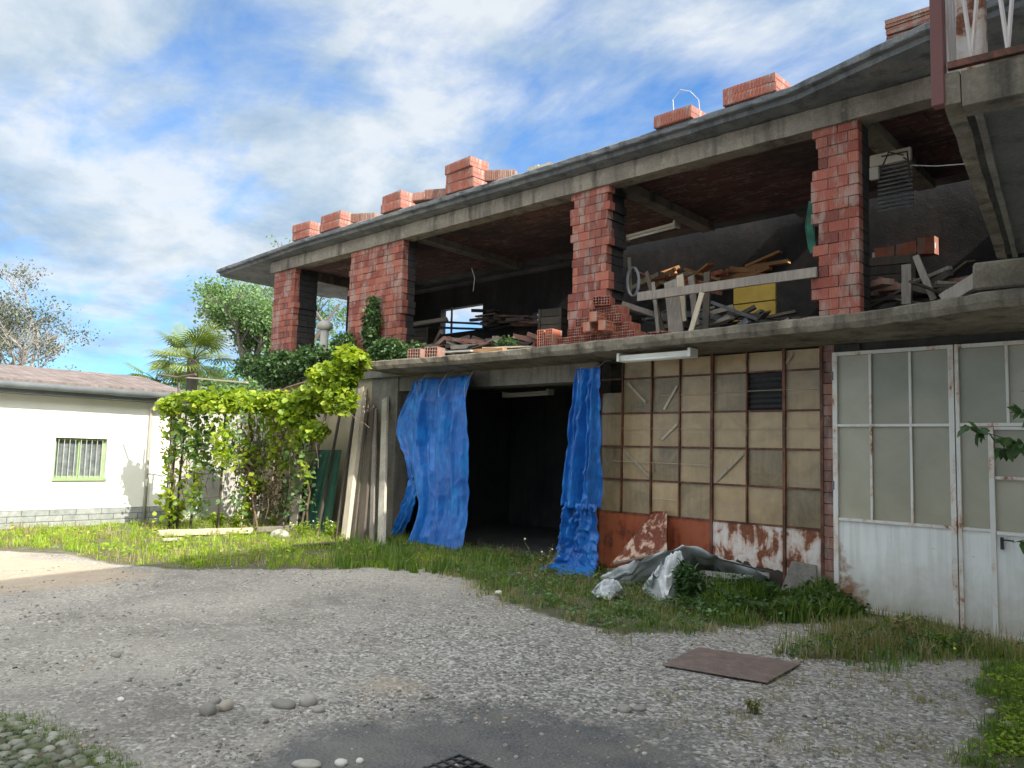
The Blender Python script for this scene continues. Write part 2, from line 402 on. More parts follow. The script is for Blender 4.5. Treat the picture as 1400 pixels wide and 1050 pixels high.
f_plain('plastic_grey', (.28, .30, .31), (.56, .57, .57), .42, 5, 0, .5)
f_plain('sack_white', (.50, .52, .54), (.74, .75, .76), .55, 6, 0, .6)
f_plain('yellow', (.50, .30, .03), (.66, .42, .06), .6, 3)
f_plain('orange', (.36, .17, .07), (.52, .30, .14), .7, 3)
f_plain('flower', (.80, .65, .03), (.9, .78, .1), .6, 3, 0, 0)
f_plain('flower_white', (.75, .75, .72), (.85, .85, .82), .6, 3, 0, 0)
f_plain('black_rubber', (.015, .015, .016), (.04, .04, .04), .6, 6)
def f_rooft(nt, b, o):
    n_ = noise_(nt, o, 3, 7, .65)
    sp = nt.nodes.new('ShaderNodeSeparateXYZ'); nt.links.new(o, sp.inputs[0])
    wv = math_(nt, 'SINE', math_(nt, 'MULTIPLY', sp.outputs[1], 2*math.pi/.2))
    L(nt, ramp_(nt, n_, [(.3, (.12, .095, .085)), (.5, (.17, .135, .125)), (.7, (.24, .20, .185))]), b.inputs['Base Color'])
    b.inputs['Roughness'].default_value = .9; bump_(nt, b, math_(nt, 'ADD', wv, n_), .7, .03)
mat('roof_tiles', f_rooft)
def f_plinth(nt, b, o):
    br = nt.nodes.new('ShaderNodeTexBrick'); nt.links.new(map_(nt, o, (1, 1, 1), (0, R_(90), R_(90))), br.inputs['Vector'])
    br.inputs['Scale'].default_value = 1; br.inputs['Brick Width'].default_value = .45; br.inputs['Row Height'].default_value = .11; br.inputs['Mortar Size'].default_value = .008
    br.inputs['Color1'].default_value = (.22, .24, .23, 1); br.inputs['Color2'].default_value = (.33, .34, .32, 1); br.inputs['Mortar'].default_value = (.12, .12, .11, 1)
    c = mix_(nt, .5, br.outputs[0], ramp_(nt, noise_(nt, o, 9, 6, .7), [(.3, .25), (.7, .75)]), 'OVERLAY')
    L(nt, c, b.inputs['Base Color']); b.inputs['Roughness'].default_value = .85; bump_(nt, b, noise_(nt, o, 14, 6, .7), .8, .02)
mat('plinth_stone', f_plinth)
def f_stone(nt, b, o):
    r = attr_(nt); n_ = noise_(nt, o, 18, 5, .65)
    c = ramp_(nt, r, [(0, (.10, .097, .09)), (.3, (.23, .215, .19)), (.6, (.38, .35, .305)), (.85, (.34, .27, .20)), (1, (.66, .63, .58))])
    c = mix_(nt, .3, c, ramp_(nt, n_, [(.3, .2), (.7, .8)]), 'OVERLAY')
    L(nt, c, b.inputs['Base Color']); b.inputs['Roughness'].default_value = .8
mat('stone', f_stone)
def f_cobble(nt, b, o):
    r = attr_(nt); n_ = noise_(nt, o, 22, 5, .65)
    c = ramp_(nt, r, [(0, (.13, .13, .10)), (.5, (.22, .215, .175)), (1, (.36, .35, .30))])
    c = mix_(nt, ramp_(nt, noise_(nt, o, 7, 5, .6), [(.45, 0.0), (.6, .8)]), c, (.09, .11, .035))
    c = mix_(nt, .3, c, ramp_(nt, n_, [(.3, .2), (.7, .8)]), 'OVERLAY')
    L(nt, c, b.inputs['Base Color']); b.inputs['Roughness'].default_value = .8; bump_(nt, b, n_, .4, .004)
mat('cobble', f_cobble)
def f_ground(nt, b, o):
    big = noise_(nt, o, .55, 5, .6, .3); mid = noise_(nt, o, 4, 7, .68); fine = noise_(nt, o, 55, 5, .75)
    base = ramp_(nt, big, [(.35, (.19, .17, .148)), (.5, (.32, .29, .25)), (.66, (.44, .395, .335))])
    base = mix_(nt, ramp_(nt, mid, [(.45, 0.0), (.66, .55)]), base, (.42, .36, .285))
    vo = nt.nodes.new('ShaderNodeTexVoronoi'); vo.inputs['Scale'].default_value = 42; nt.links.new(o, vo.inputs['Vector'])
    vr = nt.nodes.new('ShaderNodeSeparateColor'); nt.links.new(vo.outputs['Color'], vr.inputs[0])
    peb = ramp_(nt, vr.outputs[0], [(0, (.09, .088, .085)), (.4, (.24, .225, .20)), (.7, (.38, .35, .315)), (1, (.62, .60, .56))])
    gm = math_(nt, 'ADD', mid, math_(nt, 'MULTIPLY', attr_(nt, 'gravel'), .35))
    col = mix_(nt, ramp_(nt, gm, [(.42, .15), (.72, .85)]), base, peb)
    col = mix_(nt, .45, col, ramp_(nt, fine, [(.32, .15), (.68, .85)]), 'OVERLAY')
    nd = math_(nt, 'MULTIPLY', math_(nt, 'SUBTRACT', noise_(nt, o, 5, 6, .65), .5), .5)
    soil = ramp_(nt, math_(nt, 'ADD', attr_(nt, 'soil'), nd), [(.42, 0.0), (.6, 1.0)])
    sc_ = ramp_(nt, noise_(nt, o, 6, 6, .7), [(.3, (.06, .06, .03)), (.6, (.13, .12, .07)), (.75, (.22, .19, .13))])
    col = mix_(nt, soil, col, sc_)
    sand = ramp_(nt, math_(nt, 'ADD', attr_(nt, 'sand'), nd), [(.4, 0.0), (.9, .85)])
    col = mix_(nt, sand, col, ramp_(nt, mid, [(.3, (.36, .28, .20)), (.7, (.48, .38, .28))]))
    na = math_(nt, 'ADD', math_(nt, 'MULTIPLY', math_(nt, 'SUBTRACT', noise_(nt, o, 11, 9, .8), .5), 1.3), math_(nt, 'MULTIPLY', math_(nt, 'SUBTRACT', noise_(nt, o, 1.9, 4, .6), .5), 1.5))
    asp = ramp_(nt, math_(nt, 'ADD', attr_(nt, 'asph'), na), [(.34, 0.0), (.70, .95)])
    ac = ramp_(nt, noise_(nt, o, 90, 4, .8), [(.32, (.045, .045, .05)), (.55, (.11, .11, .112)), (.72, (.32, .31, .30))])
    ac = mix_(nt, ramp_(nt, noise_(nt, o, 2.5, 5, .6), [(.35, 0.0), (.65, .75)]), ac, (.21, .195, .17))
    col = mix_(nt, asp, col, ac)
    L(nt, col, b.inputs['Base Color']); b.inputs['Roughness'].default_value = .92
    h = math_(nt, 'ADD', math_(nt, 'MULTIPLY', vo.outputs['Distance'], -1.0), fine)
    bump_(nt, b, h, .8, .015)
mat('ground', f_ground)
def f_plate(nt, b, o):
    n_ = noise_(nt, o, 9, 8, .7); fi = noise_(nt, o, 60, 5, .7)
    c = ramp_(nt, n_, [(.3, (.12, .085, .075)), (.55, (.19, .14, .12)), (.7, (.26, .19, .16))])
    c = mix_(nt, ramp_(nt, n_, [(.66, 0.0), (.7, .8)]), c, (.30, .09, .04))
    L(nt, mix_(nt, .4, c, ramp_(nt, fi, [(.3, .2), (.7, .8)]), 'OVERLAY'), b.inputs['Base Color'])
    b.inputs['Roughness'].default_value = .6; bump_(nt, b, fi, .5, .003)
mat('plate_rust', f_plate)
M = MATS
#--GEOMETRY--
# ------------------------------------------------------------------ ground
def gz(x, y):
    z = .018*nz(x, y, 0, .9) + .008*nz(x, y, 3, 3.1)
    t = max(0, min(1, (y-6.5)/2.5)) * max(0, min(1, (x+3.6)/1.5))
    return z - .09*t
def pxpoly(pts): return [tuple(P(a, b, 'z', 0)[:2]) for a, b in pts]
def sdist(X, Y, poly):
    """signed distance (positive inside) of points to a polygon"""
    d = np.full(X.shape, 1e9); ins = np.zeros(X.shape, bool); n = len(poly)
    for i in range(n):
        x0, y0 = poly[i]; x1, y1 = poly[(i+1) % n]
        ex, ey = x1-x0, y1-y0; wx, wy = X-x0, Y-y0
        t = np.clip((wx*ex+wy*ey)/(ex*ex+ey*ey+1e-12), 0, 1)
        d = np.minimum(d, np.hypot(wx-ex*t, wy-ey*t))
        c = ((y0 > Y) != (y1 > Y)) & (X < (x1-x0)*(Y-y0)/((y1-y0) if y1 != y0 else 1e-9)+x0)
        ins ^= c
    return np.where(ins, d, -d)
strip_a = pxpoly([(0, 753), (95, 757), (150, 772), (250, 779), (330, 777), (450, 779), (565, 775), (600, 782)]) + [(-6.9, 9.0), (-16, 9.0), (-16, 1.0)]
strip_b = pxpoly([(585, 775), (640, 790), (690, 822), (760, 845), (850, 866), (960, 863), (1080, 853), (1185, 838)]) + [(-3.2, 9.3), (-9.5, 9.3)]
strip_c = pxpoly([(1085, 898), (1150, 866), (1240, 838), (1400, 886), (1420, 900), (1330, 893), (1210, 906)])
strip_d = pxpoly([(1345, 905), (1420, 890), (1500, 1100), (1290, 1100), (1350, 985), (1335, 940)])
asph_p = [(-2.58+1.62*math.cos(a)*(1+.04*math.sin(3*a)), 2.75+1.15*math.sin(a)*(1+.05*math.cos(2*a))) for a in np.linspace(0, 2*math.pi, 40)[:-1]]
asph_p = pxpoly([(330, 1060), (380, 1008), (470, 985), (580, 974), (700, 972), (820, 978), (900, 996), (960, 1025), (985, 1060), (980, 1200), (300, 1200)])
sand_p = pxpoly([(-400, 760), (0, 755), (120, 770), (230, 785), (160, 800), (0, 815), (-400, 860)])
sand_q = pxpoly([(450, 935), (520, 915), (600, 930), (590, 960), (480, 962)])
cobb_p = pxpoly([(-300, 960), (0, 985), (60, 1005), (125, 1030), (165, 1060), (200, 1200), (-300, 1200)])
def axis(lo, hi, st, far, g=1.25):
    a = list(np.arange(lo, hi, st)); s = st; q = hi
    while q < far: a.append(q); s *= g; q += s
    s = st; q = lo-s*1.0
    while q > -far: a.insert(0, q); s *= g; q -= s
    return np.array(a)
gx_ = axis(-17, 2.5, .06, 900); gy_ = axis(.8, 9.6, .05, 900)
GX, GY = np.meshgrid(gx_, gy_)
GZ = np.array([[gz(a, b) if (-22 < a < 8 and -6 < b < 14) else 0.0 for a in gx_] for b in gy_])
nxg, nyg = len(gx_), len(gy_)
V = np.stack([GX.ravel(), GY.ravel(), GZ.ravel()], 1)
I = (np.arange(nyg-1)[:, None]*nxg + np.arange(nxg-1)[None, :]).ravel()
F = np.stack([I, I+1, I+nxg+1, I+nxg], 1)
me = arr_mesh('ground', V, F, M['ground'], smooth=True)
def addattr(me, nm, arr):
    a = me.attributes.new(nm, 'FLOAT', 'POINT'); a.data.foreach_set('value', arr.astype(np.float32).ravel())
X, Y = V[:, 0], V[:, 1]
soft = lambda d, w_: np.clip(.5+d/(2*w_), 0, 1)
soil = np.maximum.reduce([soft(sdist(X, Y, strip_a), .3), soft(sdist(X, Y, strip_b), .3), soft(sdist(X, Y, strip_c), .25)*.9, soft(sdist(X, Y, strip_d), .25), soft(sdist(X, Y, cobb_p), .2)])
addattr(me, 'soil', soil)
addattr(me, 'sand', np.maximum(soft(sdist(X, Y, sand_p), .4), .75*soft(sdist(X, Y, sand_q), .3)))
addattr(me, 'asph', soft(sdist(X, Y, asph_p), .38))
grav = np.clip(1-np.hypot((X+3.4), (Y-5.0))/3.4, 0, 1)
addattr(me, 'gravel', grav)
ground = link('ground', me); tag(ground, kind='structure')

# --- loose gravel, one mass
def stones(n, areafn, smin, smax, pw, flat=.6):
    cs = areafn(n); n = len(cs)
    base = np.array([(1,0,0),(-1,0,0),(0,1,0),(0,-1,0),(0,0,1),(0,0,-1)], float)
    base = np.vstack([base*1.0, np.array([(a, b, c) for a in (-.62, .62) for b in (-.62, .62) for c in (-.62, .62)])])
    # convex hull faces of the cuboctahedral-like solid: each axis vertex with 4 corner vertices
    fs = []
    def ci(a, b, c): return 6+(a > 0)*4+(b > 0)*2+(c > 0)*1
    ring = {0: [(1,-1,-1),(1,1,-1),(1,1,1),(1,-1,1)], 1: [(-1,-1,-1),(-1,-1,1),(-1,1,1),(-1,1,-1)], 2: [(-1,1,-1),(-1,1,1),(1,1,1),(1,1,-1)],
            3: [(-1,-1,-1),(1,-1,-1),(1,-1,1),(-1,-1,1)], 4: [(-1,-1,1),(1,-1,1),(1,1,1),(-1,1,1)]}
    for k, rr in ring.items():
        q = [ci(*c) for c in rr]
        for j in range(4): fs.append((k, q[j], q[(j+1) % 4]))
    fs = np.array(fs)
    sz = smin*(smax/smin)**(rng.random(n)**pw)
    ax = rng.uniform(.65, 1.35, (n, 3)); ax[:, 2] *= flat
    V = base[None]*(1+rng.uniform(-.16, .16, (n, 14, 1)))*ax[:, None]*sz[:, None, None]*.5
    th = rng.uniform(0, 2*np.pi, n); c, s = np.cos(th)[:, None], np.sin(th)[:, None]
    x = V[..., 0]*c-V[..., 1]*s; y = V[..., 0]*s+V[..., 1]*c
    ti = rng.uniform(-.3, .3, (n, 1)); z = V[..., 2]+x*ti
    V = np.stack([x, y, z], -1)+cs[:, None, :]; V[..., 2] += (sz*flat*.18)[:, None]
    F = (fs[None]+(np.arange(n)*14)[:, None, None]).reshape(-1, 3)
    return V.reshape(-1, 3), F, np.repeat(rng.random(n), len(fs))
def yard_pts(n):
    # density falls with distance from where one stands
    r = 1.9+9.5*rng.random(n)**1.55; a = rng.uniform(R_(90), R_(180), n)
    x, y = r*np.cos(a), r*np.sin(a)+.2
    keep = (y < 8.6) & (y > .5) & (sdist(x, y, cobb_p) < 0)
    d = sdist(x, y, asph_p); keep &= (d < 0) | (rng.random(n) < np.clip(.95-d*2.4, .12, 1))
    so = np.maximum.reduce([sdist(x, y, strip_a), sdist(x, y, strip_b)]); keep &= (so < .05) | (rng.random(n) < .15)
    cl = np.array([nz(p, q, 5, 1.1)+.6*nz(p, q, 9, 3) for p, q in zip(x, y)])
    g_ = np.clip(1-np.hypot(x+3.2, y-5.2)/3.2, 0, 1)
    keep &= rng.random(n) < np.clip(.24+cl*1.6+g_*.55, .05, 1)
    x, y = x[keep], y[keep]
    return np.stack([x, y, np.array([gz(a, b) for a, b in zip(x, y)])], 1)
V, F, r = stones(85000, yard_pts, .006, .034, 2.6)
gv = link('gravel', arr_mesh('gravel', V, F, M['stone'], r)); tag(gv, 'loose grey gravel spread over the yard', 'gravel', kind='stuff')

# --- cobbled corner
cp = []
for i in range(36):
    for j in range(26):
        x = -6.2+i*.085+random.uniform(-.018, .018)+(j % 2)*.04; y = .7+j*.08+random.uniform(-.016, .016)
        cp.append((x, y))
cp = np.array(cp); k = sdist(cp[:, 0], cp[:, 1], cobb_p) > -.03; cp = cp[k]
mb = MB()
bmx = bmesh.new(); bmesh.ops.create_icosphere(bmx, subdivisions=2, radius=1)
iv = [v.co.copy() for v in bmx.verts]; iff = [tuple(v.index for v in f.verts) for f in bmx.faces]; bmx.free()
def boulder(mb, c, s, seed, r=None, rz=0, sq=.45):
    Mz = Matrix.Rotation(rz, 3, 'Z'); vs = []
    for v in iv:
        k = 1+sq*.35*mn.noise(v*1.3+Vector((seed, 0, 0)))
        p = Mz @ Vector((v.x*s[0]*k, v.y*s[1]*k, v.z*s[2]*k)); vs.append(p+Vector(c))
    mb.add(vs, iff, r)
for i, (x, y) in enumerate(cp):
    boulder(mb, (x, y, gz(x, y)-.002), (random.uniform(.032, .052), random.uniform(.026, .042), .022), i*1.7, None, random.uniform(0, 3))
cb = mb.build('cobble_paving', M['cobble'], smooth=True); tag(cb, kind='structure')

# --- single larger stones
def stone_thing(px, py, s, label, rz=0.3, mt='stone', rv=.5, grp='loose cobbles lying in the yard', name='cobble'):
    p = P(px, py, 'z', 0); mb = MB()
    boulder(mb, (0, 0, s[2]*.45), s, px*.37, rv, rz)
    o = mb.build(name, M[mt], smooth=True, loc=(p.x, p.y, gz(p.x, p.y))); tag(o, label, 'stone', grp)
stone_thing(388, 967, (.085, .055, .03), 'flat grey-brown cobble lying in the gravel left of the asphalt patch', .4, rv=.3)
stone_thing(421, 964, (.06, .05, .045), 'round pale tan cobble beside the flat grey one left of the asphalt patch', 1, rv=.55)
stone_thing(436, 974, (.04, .035, .025), 'small pale cobble just in front of the round tan one', 1, rv=.5)
stone_thing(284, 977, (.055, .05, .045), 'dark rounded cobble in the little mossy cluster in the yard', .2, rv=.28)
stone_thing(309, 971, (.055, .04, .04), 'brownish cobble right of the dark one in the mossy cluster', 2, rv=.68)
stone_thing(294, 962, (.04, .035, .03), 'smaller grey cobble at the back of the mossy cluster', 1.2, rv=.4)
stone_thing(420, 1047, (.08, .045, .02), 'flat pale stone on the asphalt at the bottom edge of the photo', .6, rv=.6)
stone_thing(466, 1046, (.035, .03, .02), 'small white stone on the asphalt near the bottom edge', .6, rv=.98)
stone_thing(492, 1043, (.022, .02, .015), 'tiny white pebble on the asphalt right of the small white stone', .1, rv=1)
stone_thing(158, 896, (.06, .03, .02), 'flat bluish stone lying alone in the left of the gravel yard', .1, rv=.3)
stone_thing(165, 958, (.03, .02, .015), 'small white stone lying in the left of the gravel yard', .1, rv=1)
stone_thing(853, 971, (.05, .04, .03), 'grey-brown stone at the edge of the asphalt patch on the right', .1, rv=.45)
stone_thing(874, 970, (.05, .03, .02), 'flatter grey stone right of the grey-brown one by the asphalt', .8, rv=.4)
stone_thing(1380, 997, (.06, .05, .03), 'pale pinkish stone among the weeds at the right edge', .8, rv=.8)
stone_thing(1355, 975, (.035, .03, .02), 'small pale stone left of the pinkish one at the right edge', .8, rv=.6)
stone_thing(682, 812, (.05, .035, .03), 'white stone in the grass edge in front of the open doorway', .5, rv=1)
stone_thing(382, 737, (.20, .15, .12), 'large pale limestone boulder in the grass under the leaning boards', .3, 'cobble', .95, 'boulders in the grass', 'boulder')

# --- steel plate, grate
pc = [P(a, b, 'z', .02) for a, b in ((906, 909), (954, 884), (1095, 905), (1049, 932))]
mb = MB(); vs = [Vector((p.x, p.y, gz(p.x, p.y)+.012)) for p in pc]; vs += [v+Vector((0, 0, .012)) for v in vs]
mb.add(vs, [(0, 3, 2, 1), (4, 5, 6, 7), (0, 1, 5, 4), (1, 2, 6, 5), (2, 3, 7, 6), (3, 0, 4, 7)])
o = mb.build('steel_plate', M['plate_rust'], bevel=.003); tag(o, 'rectangular brown rusted steel cover plate lying flush in the gravel', 'plate')
p = P(640, 1068, 'z', .0); mb = MB()
for i in range(9):
    mb.bar((p.x-.25+i*.0625, p.y-.18, gz(p.x, p.y)+.008), (p.x-.25+i*.0625, p.y+.18, gz(p.x, p.y)+.016), .012, .01)
for i in range(7):
    mb.bar((p.x-.26, p.y-.18+i*.06, gz(p.x, p.y)+.014), (p.x+.26, p.y-.18+i*.06, gz(p.x, p.y)+.014), .012, .01)
o = mb.build('drain_grate', M['black_rubber']); tag(o, 'dark iron grid grate sunk in the asphalt patch at the bottom edge', 'grate')

# ------------------------------------------------------------------ swept slabs
def sweep(mb, path, prof, j=0.0, seg=.25, r=None, m=0):
    """prof: (inset_y, z) ring; path: list of (x, y); inset measured towards +Y"""
    pts = []
    for (x0, y0), (x1, y1) in zip(path[:-1], path[1:]):
        n = max(1, int(abs(x1-x0)/seg)); pts += [(x0+(x1-x0)*i/n, y0+(y1-y0)*i/n) for i in range(n)]
    pts.append(path[-1]); k = len(prof); vs = []; fs = []
    for i, (x, y) in enumerate(pts):
        for q, (a, z, *fx) in enumerate(prof):
            yy = fx[0] if fx else y+a
            jj = 0 if fx else j
            vs.append((x, yy+jj*(nz(x*3.1, q*5.3, i*.77)*1.6+random.uniform(-.3, .3)), z+jj*nz(x*2.7, q*3.3+9, i*.9)))
    for i in range(len(pts)-1):
        for q in range(k): fs.append((i*k+q, (i+1)*k+q, (i+1)*k+(q+1) % k, i*k+(q+1) % k))
    fs.append(tuple(range(k))); fs.append(tuple((len(pts)-1)*k+q for q in reversed(range(k))))
    mb.add(vs, fs, r, m)

# ------------------------------------------------------------------ main building
YB = 13.2
bld = thing('unfinished_building', 'unfinished two-storey workshop with red hollow-brick pillars and an open dark upper floor', 'building', (-8, 9.4, 0))
mb = MB()   # ground floor walls
xo0, xo1 = W(541, 640)[0], -6.72
mb.bx(-16.05, -12.05, 9.0, 9.25, 0, 2.97); 
part = mb.build('beige_wall', M['beige_wall'], bld)
mb = MB()
mb.bx(-12.05, xo0, 8.97, 9.3, 0, 2.97); mb.bx(xo0-.003, xo1, 9.0, 9.35, 2.70, 2.97)
mb.bx(xo1, -6.66, 8.98, 9.3, 0, 2.968)
mb.build('concrete_frame', M['concrete'], bld)
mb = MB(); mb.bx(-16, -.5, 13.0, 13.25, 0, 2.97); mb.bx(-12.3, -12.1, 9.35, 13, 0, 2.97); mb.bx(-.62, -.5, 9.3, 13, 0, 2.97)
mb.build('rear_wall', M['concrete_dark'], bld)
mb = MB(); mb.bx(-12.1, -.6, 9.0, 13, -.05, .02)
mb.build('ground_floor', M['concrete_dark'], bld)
mb = MB()    # first floor slab and its cantilevered ledge
mb.bx(-16.05, -.4, 8.9, YB, 2.97, 3.10)
mb.build('floor_slab', M['concrete'], bld)
ledge_path = [(-10.95, 8.04), (-8.97, 8.20), (-6.65, 8.20), (-4.11, 8.07), (-2.57, 8.0), (-1.42, 7.62), (-.4, 7.62)]
mb = MB()
sweep(mb, ledge_path, [(0, 3.12), (0, 3.045), (.03, 2.985), (.5, 2.965), (0, 2.965, 8.99), (0, 3.14, 8.99), (.35, 3.15), (.06, 3.145)], .011, .12)
mb.build('ledge', M['lichen_concrete'], bld)
mb = MB()   # roof slab
rp = [(-18.6, 8.85), (-14.51, 8.63), (-9.97, 8.66), (-7.49, 8.68), (-5.47, 8.64), (-3.61, 8.58), (-2.45, 8.24), (-2.09, 8.15), (.3, 7.9)]
sweep(mb, rp, [(0, 6.025), (0, 5.97), (.01, 5.955), (.08, 5.945), (.09, 5.89), (.3, 5.87), (0, 5.86, 12.2), (0, 6.08, 12.2), (.3, 6.07), (.03, 6.05)], .007, .12)
for a, b in ((-18.4, -9.6), (-5.3, -4.5), (-1.2, .2)): mb.bx(a, b, 12.72, 12.98, 5.862, 6.078)  # invented gaps stay open at the rear so sun reaches the clutter
mb.bx(-18.4, .2, 12.2, 12.71, 5.862, 6.076)
mb.build('roof_slab', M['concrete_roof'], bld)
mb = MB()   # clay-block soffit under the roof, a real layer
mb.bx(-16.0, -.4, 9.22, 12.18, 5.80, 5.855)
mb.build('ceiling', M['clay_ceiling'], bld)
mb = MB()
sweep(mb, [(-16.1, 8.95), (-.4, 8.95)], [(0, 5.855), (-.012, 5.74), (0, 5.60), (.26, 5.60), (.26, 5.85)], .008, .15)
mb.bx(-16.1, -15.9, 9.22, YB, 5.60, 5.85)
for x in (-11.3, -6.65, -3.1): mb.bx(x-.12, x+.12, 9.22, 12.18, 5.66, 5.795)
mb.build('ring_beam', M['concrete_beam'], bld)
# rear wall of the upper floor, interior darkness put into its colour, openings where the photo shows light
def holed(mb, x0, x1, z0, z1, y0, y1, holes):
    xs = sorted({x0, x1, *[h[0] for h in holes], *[h[1] for h in holes]})
    for a, b in zip(xs[:-1], xs[1:]):
        hz = sorted([(h[2], h[3]) for h in holes if h[0] <= a+1e-6 and h[1] >= b-1e-6]); z = z0
        for lo, hi in hz:
            if lo > z: mb.bx(a, b, y0, y1, z, lo)
            z = hi
        if z1 > z: mb.bx(a, b, y0, y1, z, z1)
def hole(a, b, c, d):
    y = 13.0; x0, z1 = W(a, c, y); x1, z0 = W(b, d, y); return (x0, x1, z0, z1)
HO = [hole(603, 659, 424, 450), hole(728, 746, 428, 440)]
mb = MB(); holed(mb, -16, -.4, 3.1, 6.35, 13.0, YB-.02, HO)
mb.build('rear_wall', M['shade_dark_wall'], bld)
mb = MB(); mb.bx(-.62, -.42, 9.25, 13, 3.1, 5.8); mb.build('side_wall', M['shade_dark_wall'], bld)

# pillars laid course by course
def pillar(x0, x1, dpx, y0, z0=3.12, z1=5.6, ch=.132, mt='brick', jag=(.04, .035), side='both', label=None):
    dep = max(.3, P(dpx, 400, 'x', x1).y - y0)
    mb = MB(); mb.bx(x0+.03, x1-.03, y0+.02, y0+dep-.02, z0, z1, .5, 1)
    z = z0; row = 0
    while z < z1-.02:
        h = min(ch, z1-z)-.007
        a0 = x0-jag[0]*random.choice((0, 0, 0, .3, .8, 1)); a1 = x1+jag[1]*random.choice((0, 0, 0, .3, .8, 1))
        n = max(2, round((x1-x0)/.25)); off = .125 if row % 2 else 0
        cuts = [a0]+[x0+off+(i+.0)*(x1-x0)/n for i in range(1, n)]+[a1]
        if off: cuts = [a0]+[x0+(i-.5)*(x1-x0)/n for i in range(1, n+1)]+[a1]
        for a, b in zip(cuts[:-1], cuts[1:]):
            q = random.uniform(-.006, .007)
            if b-a > .03: mb.bx(a+.003, b-.003, y0+q, y0+.14, z+.005, z+.005+h, None, 0, .0025)
        y = y0+.145
        while y < y0+dep-.02:
            b = min(y+.24, y0+dep)
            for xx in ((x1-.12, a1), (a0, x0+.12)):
                mb.bx(xx[0]+random.uniform(0, .003), xx[1], y+.004, b-.004, z+.005, z+.005+h, None, 2, .002)  # return blocks nearly black: interior shade put into their colour
            y = b
        z += ch; row += 1
    o = mb.build('pillar', [M[mt], M['mortar'], M['shade_dark_wall']], bld, bevel=.004)
    if label: o['label'] = label
pillar(-16.0, -15.12, 434, 9.0, jag=(0, .06), label='leftmost brick pillar, faded orange and smeared with mortar')
pillar(-13.0, -11.32, 567, 9.0, jag=(.07, .05), label='wide brick pillar with green ivy climbing its foot')
pillar(-7.2, -6.57, 852, 9.0, jag=(.08, .05), label='brick pillar with pale mortar patches and loose bricks at its foot')
pillar(-3.47, -3.0, 1190, 9.0, jag=(.09, .0), label='narrow red brick pillar with white lime stains, the nearest one')
mb = MB(); ys = P(474, 420, 'x', -16).y; mb.bx(-16.0, -15.8, ys, 12.98, 3.1, 5.6); mb.bx(-16.0, -15.8, 10.3, ys-.01, 3.1, 3.5); mb.build('parapet', M['shade_dark_wall'], bld)

# infill of panes between canopy and sheets
gp = bpy.data.objects.new('glazed_screen', None); C.objects.link(gp); gp.parent = bld; gp.location = Vector((-5, 9, 0))-bld.location
cols = [-6.65, -6.24, -5.76, -5.32, -4.845, -4.37, -3.89, -3.44]; rows = [.83, 1.29, 1.75, 2.215, 2.70]
mb = MB(); holes_black = []
for i in range(7):
    x0, x1 = cols[i], cols[i+1]
    for j in range(5):
        z0 = rows[j]; z1 = rows[j+1] if j < 4 else 2.955
        if j == 4 and i < 1: continue
        if (i, j) == (5, 3): continue
        if (i, j) == (0, 3): z1 = 2.52
        a, b, c, d = x0+.012, x1-.012, z0+.012, z1-.012
        n = 5; vs = []; fs = []; bow = random.uniform(-.012, .02)
        tx, tz = random.uniform(-.012, .012), random.uniform(-.014, .014)
        for q in range(n+1):
            for p_ in range(n+1):
                u, v = p_/n, q/n
                vs.append((a+(b-a)*u, 9.015-bow*math.sin(math.pi*u)*math.sin(math.pi*v)+tx*(u-.5)+tz*(v-.5)-.006*nz(u*3, v*3, i*7+j), c+(d-c)*v))
        for q in range(n):
            for p_ in range(n): k = q*(n+1)+p_; fs.append((k, k+1, k+n+2, k+n+1))
        mb.add(vs, fs, random.random() if j < 4 else random.uniform(.8, 1))
pn = mb.build('panes', M['pane_tan'], gp, smooth=True)
mb = MB()
for i, x in enumerate(cols):
    wdt = .034 if i in (0, 4, 6, 7) else .02
    mb.bx(x-wdt/2, x+wdt/2, 8.972 if wdt > .03 else 8.982, 9.03, .0 if wdt > .03 else .83, 2.96)
for j, z in enumerate(rows):
    for i in range(7):
        if j == 4 and i == 0: pass
        mb.bx(cols[i]+.017, cols[i+1]-.017, 8.988, 9.026, z-.009, z+.009)
mb.build('frame', M['rust_frame'], gp)
mb = MB()      # pale battens and tape seen across the panes
for a, b in (((1022, 535), (1122, 531)), ((905, 541), (1018, 535)), ((1022, 586), (1122, 585)), ((838, 630), (970, 636)), ((850, 586), (1020, 587)), ((892, 681), (928, 684))):
    x0, z0 = W(*a); x1, z1 = W(*b); mb.bar((x0, 8.985, z0), (x1, 8.985, z1), .004, .006)
for a, b in (((859, 524), (883, 550)), ((926, 528), (908, 560)), ((926, 580), (905, 601)), ((855, 617), (888, 651)), ((1016, 620), (979, 658)), ((894, 632), (894, 646)), ((1075, 497), (1084, 483))):
    x0, z0 = W(*a); x1, z1 = W(*b); mb.bar((x0, 8.99, z0), (x1, 8.992, z1), .003, .035)
mb.build('battens', M['wood_pale'], gp)
mb = MB()
for i in range(7):
    z = rows[3]+.03+i*.066; mb.box(((cols[5]+cols[6])/2, 9.03, z), (cols[6]-cols[5]-.04, .05, .004), Matrix.Rotation(R_(-32), 3, 'X'))
mb.bx(cols[5]+.01, cols[6]-.01, 9.06, 9.07, rows[3]+.01, rows[4]-.01)
mb.build('vent', M['concrete_dark'], gp)
